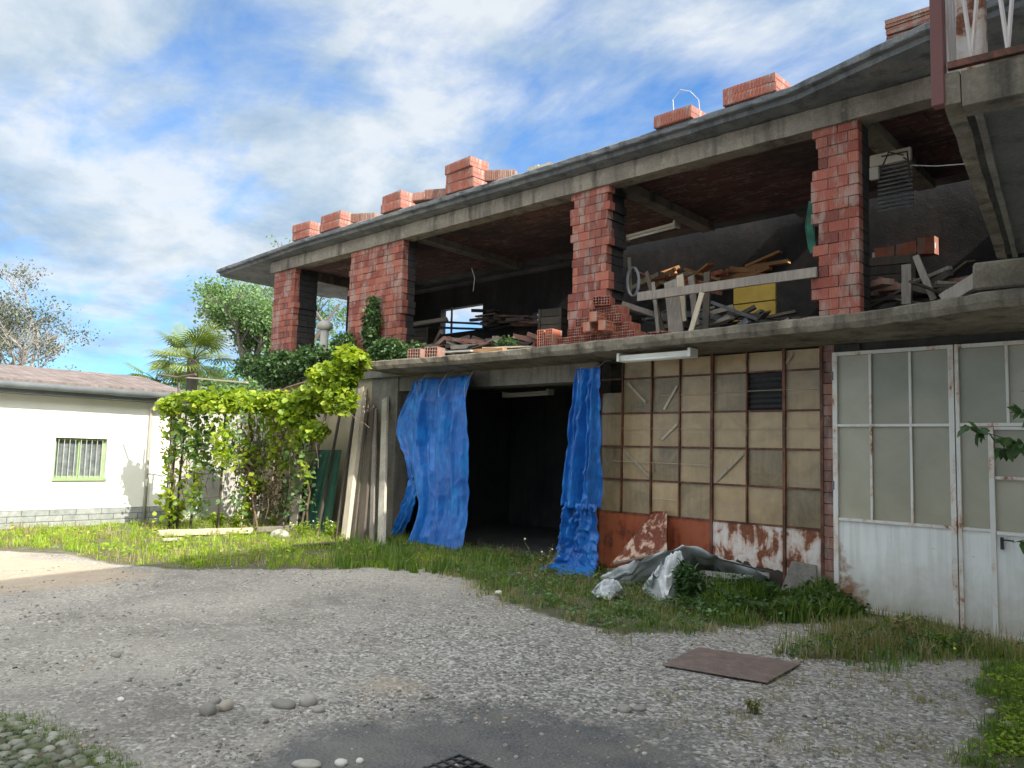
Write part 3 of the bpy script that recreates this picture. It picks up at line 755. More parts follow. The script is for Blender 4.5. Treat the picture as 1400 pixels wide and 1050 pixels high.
# rusty sheets under the panes
def sheet(x0, x1, z0, z1, mt, lab, y=9.0, bow=.01):
    mb = MB(); n = 14; vs = []; fs = []
    for q in range(n+1):
        for p_ in range(n+1):
            u, v = p_/n, q/n; vs.append((x0+(x1-x0)*u, y-bow*nz(u*3, v*3, x0), z0+(z1-z0)*v))
    for q in range(n):
        for p_ in range(n): k = q*(n+1)+p_; fs.append((k, k+1, k+n+2, k+n+1))
    mb.add(vs, fs); o = mb.build('base_sheet', M[mt], gp, smooth=True); o['label'] = lab
sheet(-6.63, -5.50, 0, .82, 'rust_red', 'red-brown rusted base sheet behind the cut one')
sheet(-5.49, -4.86, 0, .82, 'rust_red', 'red-brown base sheet with a white right edge')
sheet(-4.83, -3.91, .28, .82, 'rust_peel', 'base sheet of white paint peeling off brown rust')
sheet(-3.87, -3.45, 0, .82, 'rust_peel', 'narrow base sheet with a worn white patch')
mb = MB(); n = 40; x0, x1 = -4.84, -3.90
vs = []; fs = []
for i in range(n+1):
    u = i/n; zt = .40-.10*u+.06*nz(u*9, 3)+.03*nz(u*30, 8)
    vs += [(x0+(x1-x0)*u, 8.985, 0), (x0+(x1-x0)*u, 8.985, zt)]
for i in range(n): fs.append((2*i, 2*i+2, 2*i+3, 2*i+1))
mb.add(vs, fs); o = mb.build('base_sheet', M['wood_dark'], gp); o['label'] = 'ragged dark brown board below the peeling sheet'
# brick jamb between the screen and the gate
mb = MB(); z = 0
while z < 2.95:
    mb.bx(-3.43, -3.30, 8.99+random.uniform(0, .008), 9.2, z+.004, z+.122, None, 0, .003); z += .126
mb.build('jamb', M['brick_grey'], bld)
mb = MB(); mb.bx(-3.43, -.5, 9.0, 9.3, 2.885, 2.965); mb.bx(-3.2, -3.0, 8.96, 9.0, 2.86, 2.95); mb.build('lintel', M['concrete_dark'], bld)

# gate
gate = bpy.data.objects.new('gate', None); C.objects.link(gate); gate.parent = bld; gate.location = Vector((-2, 9, 0))-bld.location
gate['label'] = 'white painted steel gate with tall frosted panes'
def gbars(mb, pts, w_=.03, y0=8.945, y1=8.985):
    for x0, x1, z0, z1 in pts: mb.bx(x0, x1, y0, y1, z0, z1, None, 0, .0015)
mb = MB()
def vbar(x, z0, z1, w_=.03): gbars(mb, [(x-w_/2, x+w_/2, z0, z1)])
ZT, ZM, ZP = 2.83, 2.03, .975
vbar(-3.275, 0.0, ZT+.04, .05); vbar(-2.085, -.06, ZT+.04, .05)
gbars(mb, [(-3.25, -2.11, ZT, ZT+.04), (-3.25, -2.11, ZM-.014, ZM+.014), (-3.25, -2.11, ZP-.014, ZP+.016)], y0=8.95, y1=8.98)
for x in (-2.89, -2.48):
    gbars(mb, [(x-.012, x+.012, ZP+.018, ZM-.016), (x-.012, x+.012, ZM+.016, ZT-.002)], y0=8.952, y1=8.98)
gbars(mb, [(-3.25, -2.11, -.02, .02)], y0=8.952, y1=8.98)
mb.build('left_frame', M['gate_frame'], gate).name = 'leaf_frame'
mb = MB()
vbar(-2.03, -.08, ZT+.04, .035); vbar(-.62, -.1, ZT+.04, .05)
gbars(mb, [(-2.01, -.65, ZT, ZT+.04), (-2.01, -.65, ZM-.014, ZM+.02), (-2.01, -1.765, ZP-.014, ZP+.014), (-2.01, -.65, -.11, -.07)], y0=8.95, y1=8.98)
for x in (-1.585, -1.12): gbars(mb, [(x-.012, x+.012, ZM+.022, ZT-.002)], y0=8.952, y1=8.98)
mb.build('leaf_frame', M['gate_frame'], gate)
mb = MB()     # wicket door in the right leaf
gbars(mb, [(-1.76, -1.715, -.06, ZM-.02), (-.98, -.94, -.06, ZM-.02)], y0=8.935, y1=8.982)
gbars(mb, [(-1.71, -.985, ZM-.05, ZM-.02), (-1.71, -.985, 1.485, 1.515), (-1.71, -.985, ZP-.035, ZP), (-1.71, -.985, -.06, -.02)], y0=8.94, y1=8.98)
wd = mb.build('wicket_door', M['gate_frame'], gate)
def quad_sheet(mb, x0, x1, z0, z1, y, r=None, m=0, bow=.008):
    n = 8; vs = []; fs = []
    for q in range(n+1):
        for p_ in range(n+1):
            u, v = p_/n, q/n; vs.append((x0+(x1-x0)*u, y-bow*nz(u*2+x0, v*2, z0)*math.sin(math.pi*u), z0+(z1-z0)*v))
    for q in range(n):
        for p_ in range(n): k = q*(n+1)+p_; fs.append((k, k+1, k+n+2, k+n+1))
    mb.add(vs, fs, r, m)
mb = MB()
for a, b in ((-3.26, -2.89), (-2.89, -2.48), (-2.48, -2.1)):
    quad_sheet(mb, a, b, ZP, ZM, 8.99, bow=.002); quad_sheet(mb, a, b, ZM, ZT, 8.99, bow=.002)
for a, b in ((-2.04, -1.585), (-1.585, -1.12), (-1.12, -.64)): quad_sheet(mb, a, b, ZM, ZT, 8.99, bow=.002)
quad_sheet(mb, -2.02, -1.75, ZP, ZM, 8.99, bow=.002); quad_sheet(mb, -.96, -.64, ZP, ZM, 8.99, bow=.002)
quad_sheet(mb, -1.72, -.97, 1.5, ZM, 8.985, bow=.002); quad_sheet(mb, -1.72, -.97, ZP-.02, 1.5, 8.985, bow=.002)
mb.build('glass', M['gate_glass'], gate, smooth=True)
mb = MB(); quad_sheet(mb, -3.26, -2.1, -.02, ZP, 8.975, bow=.03); quad_sheet(mb, -2.02, -1.75, -.1, ZP, 8.975, bow=.01)
quad_sheet(mb, -1.72, -.97, -.05, ZP, 8.97, bow=.015); quad_sheet(mb, -.96, -.64, -.1, ZP, 8.975)
mb.build('base_sheet', M['gate_sheet'], gate, smooth=True)
mb = MB(); hx = -1.665
mb.tube([(hx, 8.945, .90), (hx, 8.90, .90), (hx+.02, 8.885, .90), (hx+.11, 8.885, .895)], .008, 8); mb.bx(hx-.014, hx+.014, 8.93, 8.95, .80, .92)
mb.build('handle', M['black_rubber'], gate)
for z in (.12, 1.35, 2.6):
    mb = MB(); mb.tube([(-3.30, 8.95, z-.05), (-3.30, 8.95, z+.05)], .014, 8); mb.build('hinge', M['metal_grey'], gate)
mb = MB(); sweep(mb, [(-3.3, 8.86), (-.5, 8.86)], [(0, -.09), (0, -.15), (.12, -.15), (.12, -.085)], .012, .2); mb.build('sill', M['concrete'], bld)
# corbel and stair-side block at the ledge end
mb = MB(); mb.bx(-1.62, -.5, 7.75, 8.95, 3.16, 3.42, None, 0, .02); mb.build('upstand', M['lichen_concrete'], bld, bevel=.02)

# ------------------------------------------------------------------ lamps
def lamp(name, a, b, label, cat='lamp', tubes=2):
    a, b = Vector(a), Vector(b); t = thing(name, label, cat, (a+b)/2)
    d = (b-a).normalized(); s = d.cross(Vector((0, 0, 1))).normalized()
    mb = MB(); mb.bar(a, b, .15, .05); 
    for e in (a, b): mb.bar(e-d*.02, e+d*.02, .19, .11)
    mb.build('housing', M['lamp_white'], t, bevel=.004)
    for k in range(tubes):
        o_ = s*((k-.5*(tubes-1))*.095)-Vector((0, 0, .035)); mb = MB(); mb.tube([a+o_, b+o_], .024, 10); mb.build('tube', M['tube_white'], t, smooth=True)
    return t
a = P(850, 499, 'z', 2.90); 
lamp('fluorescent_lamp', (W(850, 500, 8.35)[0], 8.35, 2.90), (W(947, 494, 8.35)[0], 8.35, 2.90), 'twin-tube white fluorescent lamp hanging under the ledge above the tan panes')
lamp('fluorescent_lamp', tuple(P(692, 540, 'y', 11.0)), tuple(P(752, 536, 'y', 11.0)), 'dim fluorescent lamp inside the dark doorway between the blue tarps', tubes=1)
lamp('fluorescent_lamp', tuple(P(857, 325, 'y', 11.5)), tuple(P(925, 307, 'y', 11.5)), 'white fluorescent lamp on the upper floor ceiling right of the middle pillar', tubes=1)
# ------------------------------------------------------------------ white house on the left
hs = thing('white_house', 'low white rendered house in full sun with a grey stone plinth and pinkish tiled roof', 'house', (-16, 2, 0))
wy0, wz1 = P(76.5, 598.4, 'x', -16).y, 1.66; wy1, wz0 = P(147.5, 599.8, 'x', -16).y, .89
mb = MB()
for a, b, c, d in ((-9, wy0, .33, 2.42), (wy1, 6.85, .33, 2.42), (wy0, wy1, .33, wz0), (wy0, wy1, wz1, 2.42)): mb.bx(-16.3, -16.0, a, b, c, d)
mb.bx(-20.5, -16.3, 6.6, 6.85, .33, 2.42); mb.bx(-20.5, -16.3, -9, -8.8, .33, 2.42)
mb.build('wall', M['stucco'], hs)
mb = MB(); mb.bx(-16.33, -15.97, -9.03, 6.88, -.05, .33); mb.build('plinth', M['plinth_stone'], hs)
mb = MB()   # roof: two slopes
ey, rx, rz = -15.62, -18.1, 3.02
vs = []; 
for y in (-9.2, 7.0): vs += [(ey, y, 2.60), (ey, y, 2.67), (rx, y, rz+.02), (rx, y, rz+.09), (-20.6, y, 2.60), (-20.6, y, 2.67)]
mb.add(vs, [(0, 1, 3, 2), (2, 3, 5, 4), (6, 8, 9, 7), (8, 10, 11, 9), (1, 7, 9, 3), (3, 9, 11, 5), (0, 2, 8, 6), (2, 4, 10, 8), (0, 6, 7, 1), (4, 5, 11, 10)])
mb.build('roof', M['roof_tiles'], hs)
mb = MB(); mb.bx(-16.4, -15.70, -9.1, 6.95, 2.425, 2.50); mb.build('eave_board', M['gutter'], hs)
mb = MB(); pts = [(-15.60, -9.2, 2.56), (-15.60, 7.0, 2.56)]; mb.tube(pts, .065, 10); mb.build('gutter', M['gutter'], hs, smooth=True)
mb = MB(); mb.tube([(-15.62, 6.42, 2.52), (-15.66, 6.42, 2.42), (-15.93, 6.42, 2.3), (-15.95, 6.42, 2.1), (-15.95, 6.42, .05)], .032, 8)
mb.build('downpipe', M['stucco_grey'], hs, smooth=True)
wn = bpy.data.objects.new('window', None); C.objects.link(wn); wn.parent = hs; wn.location = Vector((-16.1, (wy0+wy1)/2, 1.3))-hs.location
mb = MB(); f_ = .05
mb.bx(-16.16, -16.10, wy0, wy1, wz0, wz0+f_); mb.bx(-16.16, -16.10, wy0, wy1, wz1-f_, wz1)
mb.bx(-16.158, -16.10, wy0, wy0+f_, wz0+f_, wz1-f_); mb.bx(-16.158, -16.10, wy1-f_, wy1, wz0+f_, wz1-f_); mb.bx(-16.155, -16.105, (wy0+wy1)/2-.03, (wy0+wy1)/2+.03, wz0+f_, wz1-f_)
mb.build('frame', M['green_frame'], wn)
mb = MB(); mb.bx(-16.15, -16.14, wy0+f_, wy1-f_, wz0+f_, wz1-f_); mb.build('pane', M['curtain'], wn)
mb = MB(); mb.bx(-16.1, -15.965, wy0-.02, wy1+.02, wz0-.035, wz0+.01); mb.build('sill', M['green_frame'], wn)
mb = MB()
for i in range(9):
    y = wy0+.07+i*(wy1-wy0-.14)/8; mb.tube([(-16.05, y, wz0+.01), (-16.05, y, wz1)], .006, 5)
mb.build('bars', M['wire_pale'], wn)
gw = MB(); gw.bx(-16.22, -16.02, 6.9, 8.98, -.05, 2.35); o = gw.build('garden_wall', M['stucco_grey']); tag(o, 'grey garden wall half hidden behind the climbing vine', 'wall')

# ------------------------------------------------------------------ building with the balcony, on the right
nb = thing('neighbour_building', 'pale neighbouring building whose balcony juts in at the top right corner', 'building', (3, 0, 0))
def ex(y, off=0): return .56+off-.15*y
mb = MB(); ya, yb = -14, 8.6; Hn = 8.35
vs = [(ex(ya, .45), ya, -.1), (10, ya, -.1), (10, yb, -.1), (ex(yb, .45), yb, -.1)]; vs += [(x, y, Hn) for x, y, _ in vs]
mb.add(vs, [(0, 1, 2, 3), (4, 7, 6, 5), (0, 4, 5, 1), (1, 5, 6, 2), (2, 6, 7, 3), (3, 7, 4, 0)]); mb.build('wall', M['stucco'], nb)  # unseen wall kept pale to bounce light into the yard
mb = MB(); ya, yb = -14.4, 9.4
vs = [(ex(ya), ya, Hn+.004), (10.4, ya, Hn+.004), (10.4, yb, Hn+.004), (ex(yb), yb, Hn+.004)]; vs += [(x, y, Hn+.2) for x, y, _ in vs]
mb.add(vs, [(3, 2, 1, 0), (4, 5, 6, 7), (0, 1, 5, 4), (1, 2, 6, 5), (2, 3, 7, 6), (3, 0, 4, 7)]); mb.build('roof', M['roof_tiles'], nb)
# balcony: left edge from c0 to c1
zb = 3.40; c0 = P(1290, 143, 'z', zb); c1 = P(1362, 350, 'z', zb); 
d_ = (c1-c0); d_.z = 0; c1 = c0+d_*1.02; L_ = d_.length; d_.normalize(); n_ = Vector((d_.y, -d_.x, 0))
Wd = 1.75
def bal(s, t, z): return c0+d_*s+n_*t+Vector((0, 0, z-zb))
def balbox(mb, s0, s1, t0, t1, z0, z1, seg=10, j=.006):
    vs = []; fs = []
    for i in range(seg+1):
        s = s0+(s1-s0)*i/seg
        for (t, z) in ((t0, z0), (t1, z0), (t1, z1), (t0, z1)):
            v = bal(s, t, z); vs.append(v+Vector((nz(s*3, t*5, z*7), nz(s*3+4, t*5, z*7), nz(s*4, t*5, z*7+3)))*j)
    for i in range(seg):
        for q in range(4): fs.append((4*i+q, 4*i+(q+1) % 4, 4*i+4+(q+1) % 4, 4*i+4+q))
    fs.append((3, 2, 1, 0)); fs.append((4*seg, 4*seg+1, 4*seg+2, 4*seg+3)); mb.add(vs, fs)
bc = bpy.data.objects.new('balcony', None); C.objects.link(bc); bc.parent = nb; bc.location = Vector((0, 5, 3.4))-nb.location
mb = MB(); balbox(mb, .16, L_+.1, .075, Wd, zb+.03, zb+.14); mb.build('slab', M['soffit_grey'], bc)
mb = MB(); balbox(mb, 0, L_+.1, 0, .075, zb, zb+.16, 30, .012); balbox(mb, 0, .155, .08, Wd, zb-.02, zb+.158, 8, .01)
mb.build('edge_beam', M['lichen_concrete'], bc)
mb = MB(); balbox(mb, .2, L_+.1, .115, .15, zb-.004, zb+.026, 14, .004); mb.build('drip_strip', M['concrete'], bc)
# railing
post0 = bal(.02, -.02, zb)
mb = MB(); mb.bx(post0.x-.03, post0.x+.03, post0.y-.03, post0.y+.03, zb-.0, zb+1.12); mb.build('railing_post', M['post_red'], bc, bevel=.004)
zr = zb+.20
mb = MB()
mb.bar(bal(.02, .02, zr), bal(.02, Wd, zr), .035, .035); mb.bar(bal(.02, .02, zb+1.05), bal(.02, Wd, zb+1.05), .04, .04)
mb.bar(bal(.05, -.02, zr), bal(L_, -.02, zr), .035, .035); mb.bar(bal(.05, -.02, zb+1.05), bal(L_, -.02, zb+1.05), .04, .04)
mb.build('railing_rail', M['rust_frame'], bc)
mb = MB()
def zig(f, n, l):
    for i in range(n):
        a, b = f(l*i/n), f(l*(i+.5)/n); c = f(l*(i+1)/n)
        mb.tube([a+Vector((0, 0, zb+1.04)), b+Vector((0, 0, zr+.016))], .011, 6); mb.tube([b+Vector((0, 0, zr+.016)), c+Vector((0, 0, zb+1.04))], .011, 6)
zig(lambda q: bal(.02, .05+q, 0), 11, Wd-.1); zig(lambda q: bal(.06+q, -.02, 0), 20, L_-.1)
mb.build('railing_bars', M['railing_white'], bc)
mb = MB(); a = bal(.36, .10, zb+.16); mb.bx(a.x-.065, a.x+.065, a.y-.05, a.y+.05, zb+.16, zb+2.4); mb.build('timber_post', M['rust_peel'], bc, bevel=.008)
mb = MB()
for (y, z0, z1) in ((-9, 1.0, 2.4), (-5, 1.0, 2.4), (-9, 4.6, 6.2), (-4, 4.6, 6.2), (3.5, 4.0, 6.2)):
    x = ex(y, .45); f2 = MB(); Mz = Matrix.Rotation(math.atan(.15), 3, 'Z'); f2.box((x-.01, y, (z0+z1)/2), (.07, 1.1, z1-z0), Mz)
    wob = f2.build('window', M['green_frame'], nb); f3 = MB(); f3.box((x-.03, y, (z0+z1)/2), (.06, .96, z1-z0-.14), Mz); f3.build('pane', M['glass_dark'], wob)

# ------------------------------------------------------------------ blue tarps
def lerp_tab(tab, v):
    for (a, x), (b, y) in zip(tab[:-1], tab[1:]):
        if v <= b: return x+(y-x)*(v-a)/(b-a)
    return tab[-1][1]
def cloth(name, left, right, y0, nu, nv, folds, amp, seed, parent=None, mt='tarp', ytab=None, crease=1.0, top=None):
    """left/right: [(z descending as 0..1, px-like world x)]; grid cloth hanging in folds"""
    vs = []; fs = []
    for j in range(nv+1):
        v = j/nv; z = lerp_tab(top, v); xl, xr = lerp_tab(left, v), lerp_tab(right, v)
        for i in range(nu+1):
            u = i/nu; f = 0
            for k, (fr, ph, am) in enumerate(folds):
                s_ = math.sin(2*math.pi*(fr*u+ph+.25*nz(u*1.3, 4, seed+k))+2.4*nz(u*1.5, v*1.3, seed+k)); s_ = (1-2.2*abs(math.sin(math.pi*(fr*u+ph)+1.2*nz(u*1.5, v*1.3, seed+k)))**.8) if k == 1 else s_; f += am*s_*(1 if k == 0 else (.35+1.1*abs(nz(u*2.1, v*1.8, seed+k*3))*1.6))
            ww = .5+.5*nz(u*3, v*3, seed+20); q = (1-abs(mn.noise(Vector((u*4+v*2.6, v*4.5-u*3.5, seed)))*2))**3*.030*crease*(.4+ww)
            q += (1-abs(mn.noise(Vector((u*9-v*4, v*9+u*6, seed+5)))*2))**2*.012*crease; q += (1-abs(mn.noise(Vector((u*14-v*3, v*3+u*2, seed+7)))*2))**3*.010*crease
            a = amp*(.55+.45*min(1, v*3))
            y = y0+(lerp_tab(ytab, v) if ytab else 0)-a*f-q
            x = xl+(xr-xl)*u+.02*nz(u*6, v*7, seed+2)+a*.25*math.cos(2*math.pi*(folds[0][0]*u+folds[0][1]))*math.sin(math.pi*u)
            edge = .02*nz(v*14, 0, seed+8)*(1 if i in (0, nu) else 0)
            zz = z+(.03*nz(u*6, 1, seed+3)+.015*math.sin(u*folds[0][0]*6.28))*(v if v > .9 else .15)
            vs.append((x+edge, y, zz))
    for j in range(nv):
        for i in range(nu): k = j*(nu+1)+i; fs.append((k, k+nu+1, k+nu+2, k+1))
    mb = MB(); mb.add(vs, fs, .5)
    o = mb.build(name, M[mt], parent, smooth=True); s = o.modifiers.new('thick', 'SOLIDIFY'); s.thickness = .004
    return o
YT = 8.62
X_ = lambda px, py, y=YT: W(px, py, y)[0]
Z_ = lambda px, py, y=YT: W(px, py, y)[1]
t1 = thing('blue_tarp', 'wide blue tarpaulin hung left of the dark doorway, torn along its left edge', 'tarp', (X_(600, 640), YT, 0), 'blue tarps hung at the doorway')
zt, zb_ = 2.86, .06
cloth('sheet', [(0, X_(568, 530)), (.2, X_(565, 560)), (.42, X_(563, 620)), (.6, X_(569, 660)), (.8, X_(572, 700)), (1, X_(566, 745))],
      [(0, X_(640, 522)), (.3, X_(638, 600)), (.6, X_(638, 660)), (1, X_(639, 752))], YT, 70, 110,
      [(1.35, .1, .55), (3.3, .35, .42), (8.3, .6, .16), (15, .2, .05)], .155, 3.0, t1, top=[(0, zt), (1, zb_)], ytab=[(0, .12), (.15, 0), (.8, 0), (1, -.12)], crease=.9)
cloth('torn_flap', [(0, X_(566, 530)), (.35, X_(545, 595)), (.55, X_(542, 614)), (.8, X_(556, 636)), (1, X_(558, 645))],
      [(0, X_(574, 530)), (1, X_(574, 645))], YT+.03, 24, 50, [(2.1, .3, .6), (5, .1, .3)], .06, 9.0, t1, top=[(0, zt-.06), (1, Z_(565, 655))])
cloth('ragged_strip', [(0, X_(559, 648)), (.4, X_(552, 670)), (.75, X_(541, 705)), (1, X_(534, 738))],
      [(0, X_(572, 648)), (.4, X_(566, 670)), (.75, X_(556, 705)), (1, X_(543, 738))], YT+.05, 16, 44, [(1.5, .2, .6), (4, .1, .3)], .05, 13.0, t1, top=[(0, Z_(565, 650)), (1, .12)])
t2 = thing('blue_tarp', 'narrow gathered blue tarpaulin right of the dark doorway, its foot trailing on the ground', 'tarp', (X_(795, 640, 8.5), 8.5, 0), 'blue tarps hung at the doorway')
X2 = lambda px, py: W(px, py, 8.45)[0]; Z2 = lambda px, py: W(px, py, 8.45)[1]
cloth('upper_sheet', [(0, X2(786, 505)), (.1, X2(781, 525)), (.35, X2(776, 575)), (.7, X2(768, 640)), (1, X2(764, 692))],
      [(0, X2(817, 505)), (.2, X2(817, 530)), (1, X2(813, 692))], 8.5, 60, 90, [(2.1, .6, .6), (4.6, .1, .45), (9, .3, .12)], .12, 21.0, t2, top=[(0, Z2(800, 503)), (1, Z2(790, 694))])
cloth('lower_sheet', [(0, X2(772, 690)), (.4, X2(766, 725)), (1, X2(761, 775))],
      [(0, X2(812, 690)), (.5, X2(815, 730)), (.85, X2(820, 768)), (1, X2(832, 782))], 8.5, 60, 60, [(1.6, .2, .6), (3.7, .5, .5), (7, .3, .25)], .11, 27.0, t2,
      top=[(0, Z2(790, 688)), (.85, .14), (1, .05)], ytab=[(0, 0), (.7, -.02), (.88, -.12), (1, -.42)], crease=1.9)

for t_, xs_, yy in ((t1, (570, 600, 635), 8.62), (t2, (790, 812), 8.55)):
    for px in xs_:
        a = P(px, 528 if t_ is t1 else 507, 'y', yy-.04); mb = MB(); mb.tube([a, Vector((a.x+.02, 8.75, 2.94)), Vector((a.x+.03, 8.9, 2.96))], .006, 5); mb.tube([a, a+Vector((.03, -.02, -.18))], .004, 4); mb.build('tie_cord', M['wire_pale'], t_)
# ------------------------------------------------------------------ boards leaning on the wall
YL = 8.25
def plank(bpx, bpy, tpx, tpy, w_, th, mt, label, cat='plank', name='plank', yb=7.95, yt=8.93, grp='boards and poles leaning on the beige wall', seg=8):
    b = P(bpx, bpy, 'y', yb); t = P(tpx, tpy, 'y', yt); b.z = max(b.z, -.02) if b.z < .25 else .0; b.z = 0.0
    mb = MB(); mb.bar(b, t, w_, th, up=(0, -1, .1), seg=seg, j=.004)
    o = mb.build(name, M[mt], bevel=.003); tag(o, label, cat, grp); return o
plank(473, 722, 496, 531, .17, .09, 'wood_pale', 'thick pale square timber leaning left of the concrete pier', 'beam', 'timber_beam')
plank(460, 722, 485, 560, .05, .05, 'wood_dark', 'thin dark pole leaning just left of the thick pale timber', 'pole', 'wooden_pole')
plank(483, 724, 503, 545, .07, .03, 'wood_dark', 'narrow grey batten leaning just right of the thick pale timber')
plank(494, 726, 508, 556, .19, .04, 'wood_dark', 'broad dark brown board, second right of the thick pale timber')
plank(509, 728, 513, 560, .10, .035, 'wood_grey', 'grey-brown board standing almost upright beside the concrete pier')
plank(522, 735, 527, 545, .16, .05, 'concrete_pale', 'upright weathered slab against the concrete pier left of the blue tarp', 'slab', 'upright_slab')
plank(434, 718, 466, 560, .045, .045, 'wood_dark', 'dark pole leaning in front of the green sheet', 'pole', 'wooden_pole', yb=8.12)
plank(410, 716, 446, 562, .05, .04, 'wood_dark', 'dark pole leaning along the left edge of the green sheet', 'pole', 'wooden_pole', yb=8.12)
plank(400, 716, 420, 585, .30, .03, 'wood_grey', 'wide grey board leaning left of the green sheet')
plank(383, 716, 402, 570, .24, .03, 'wood_dark', 'wide dark board behind the vine, second left of the green sheet')
plank(362, 716, 376, 575, .30, .03, 'wood_grey', 'wide grey board behind the vine stems, third left of the green sheet')
plank(345, 714, 352, 590, .18, .03, 'wood_dark', 'dark board deep behind the vine stems, leftmost of the leaning boards')
mb = MB(); n = 36; b0, b1 = P(388, 716, 'y', 8.3), P(452, 712, 'y', 8.3); t0, t1_ = P(433, 615, 'y', 8.72), P(468, 615, 'y', 8.72)
vs = []; fs = []
for i in range(n+1):
    u = i/n; o_ = Vector((0, -.02*math.sin(u*n*.9), 0)); a = b0.lerp(b1, u); a.z = 0; vs += [a+o_, t0.lerp(t1_, u)+o_]
for i in range(n): fs.append((2*i, 2*i+2, 2*i+3, 2*i+1))
mb.add(vs, fs); o = mb.build('corrugated_sheet', M['green_sheet']); s = o.modifiers.new('thick', 'SOLIDIFY'); s.thickness = .004
tag(o, 'dark green corrugated sheet leaning on the beige wall', 'sheet')
def lying(a, b, w_, th, mt, label, name='plank', cat='plank', z=.04):
    a, b = P(*a, 'z', z), P(*b, 'z', z); mb = MB(); mb.bar(a, b, w_, th, seg=8, j=.006); o = mb.build(name, M[mt], bevel=.006); tag(o, label, cat, 'timber lying in the grass')
lying((216, 729), (345, 725), .11, .10, 'wood_pale', 'long pale concrete-grey post lying in the sunny grass below the vine', 'fallen_post', 'post', .08)
lying((350, 724), (400, 722), .10, .09, 'wood_grey', 'short grey post lying end to end with the long pale one', 'fallen_post', 'post', .08)
lying((402, 747), (478, 742), .14, .05, 'wood_dark', 'dark weathered plank lying in the shade below the leaning boards', z=.05)
lying((222, 738), (250, 737), .12, .04, 'concrete_pale', 'short pale slab in the sunny grass in front of the long post', 'stone_slab', 'slab', .04)
lying((668, 790), (706, 784), .22, .05, 'concrete', 'grey concrete slab at the threshold of the dark doorway', 'stone_slab', 'slab', .03)

# vine supports
def P3(px, py, x): return P(px, py, 'x', x)
for k, (px, x, h_, lab) in enumerate(((232, -14.4, 2.75, 'leftmost thin pole of the vine trellis'), (242, -14.35, 2.3, 'thin pole just right of the leftmost one'), (262, -13.9, 2.65, 'dark pole at the left edge of the wired trellis bay'), (299, -13.6, 2.65, 'dark pole at the right edge of the wired trellis bay'))):
    b = P(px, 700, 'x', x); mb = MB(); mb.tube([(b.x, b.y, 0), (b.x+.03, b.y, h_*.5), (b.x-.02+(.1 if k == 1 else 0), b.y+.02, h_)], .022, 7)
    o = mb.build('trellis_pole', M['wood_dark'], smooth=True); tag(o, lab, 'pole', 'poles of the vine trellis')
mb = MB(); 
for py in (610, 645, 678):
    mb.tube([P(255, py+1, 'x', -13.95), P(278, py+3, 'x', -13.5), P(303, py, 'x', -13.15)], .008, 5)
o = mb.build('trellis_wires', M['wire']); tag(o, 'three dark wires strung across the trellis bay below the vine', 'wires')
mb = MB(); mb.tube([P(215, 512, 'x', -14.4), P(243, 516, 'x', -13.9), P(268, 512, 'x', -13.2)], .022, 6); o = mb.build('trellis_rail', M['wood_dark']); tag(o, 'short dark rail on top of the trellis in front of the palm', 'rail')
mb = MB(); mb.bar(P(256, 516, 'y', 7.2), P(338, 523, 'y', 7.5), .05, .03); o = mb.build('trellis_rail', M['wood_pale']); tag(o, 'long pale cane lying across the top of the trellis', 'rail')
mb = MB(); mb.bar(P(347, 655, 'y', 7.7), P(349, 722, 'y', 7.7), .06, .05); o = mb.build('wooden_stake', M['wood_pale']); tag(o, 'short pale wooden stake standing at the foot of the vine', 'stake')
mb = MB(); a = P(333, 700, 'y', 7.6)
for q in ((318, 724), (345, 722), (328, 728)): mb.tube([(a.x, 7.6, a.z), tuple(P(*q, 'z', .02))], .015, 5)
o = mb.build('wooden_tripod', M['wood_pale']); tag(o, 'little tripod of pale sticks at the foot of the vine', 'sticks')

# ------------------------------------------------------------------ leaf and grass makers
def leaf_arr(cs, size, up=.35, fold=.25, asp=.85, jit=.35, dirs=None):
    n = len(cs); nrm = rng.normal(size=(n, 3)); nrm[:, 2] = np.abs(nrm[:, 2])+up*2; nrm /= np.linalg.norm(nrm, axis=1, keepdims=True)
    d = rng.normal(size=(n, 3)) if dirs is None else dirs+rng.normal(size=(n, 3))*.35
    d[:, 2] -= .3
    d -= nrm*np.sum(d*nrm, 1, keepdims=True); d /= np.linalg.norm(d, axis=1, keepdims=True); s = np.cross(nrm, d)
    sz = (size*(1+rng.uniform(-jit, jit, n)))[:, None]
    w_ = sz*asp*.5
    base = cs; tip = cs+d*sz-nrm*sz*.1
    l1 = cs+d*sz*.25+s*w_+nrm*w_*fold; l2 = cs+d*sz*.68+s*w_*.85+nrm*w_*fold*.7
    r1 = cs+d*sz*.25-s*w_+nrm*w_*fold; r2 = cs+d*sz*.68-s*w_*.85+nrm*w_*fold*.7
    V = np.stack([base, l1, l2, tip, r2, r1], 1).reshape(-1, 3); i = np.arange(n)*6
    F = np.concatenate([np.stack([i, i+1, i+2, i+3], 1), np.stack([i, i+3, i+4, i+5], 1)])
    r = rng.random(n); return V, F, np.concatenate([r, r])
def leaves(name, cs, size, mt, parent=None, **k):
    V, F, r = leaf_arr(np.array(cs, float), size, **k); return link(name, arr_mesh(name, V, F, M[mt], r), parent)
def blob(n, c, rad, hollow=.35):
    p = rng.normal(size=(n, 3)); p /= np.linalg.norm(p, axis=1, keepdims=True); q = (hollow+(1-hollow)*rng.random((n, 1))**.5)
    return p*q*np.array(rad)+np.array(c)
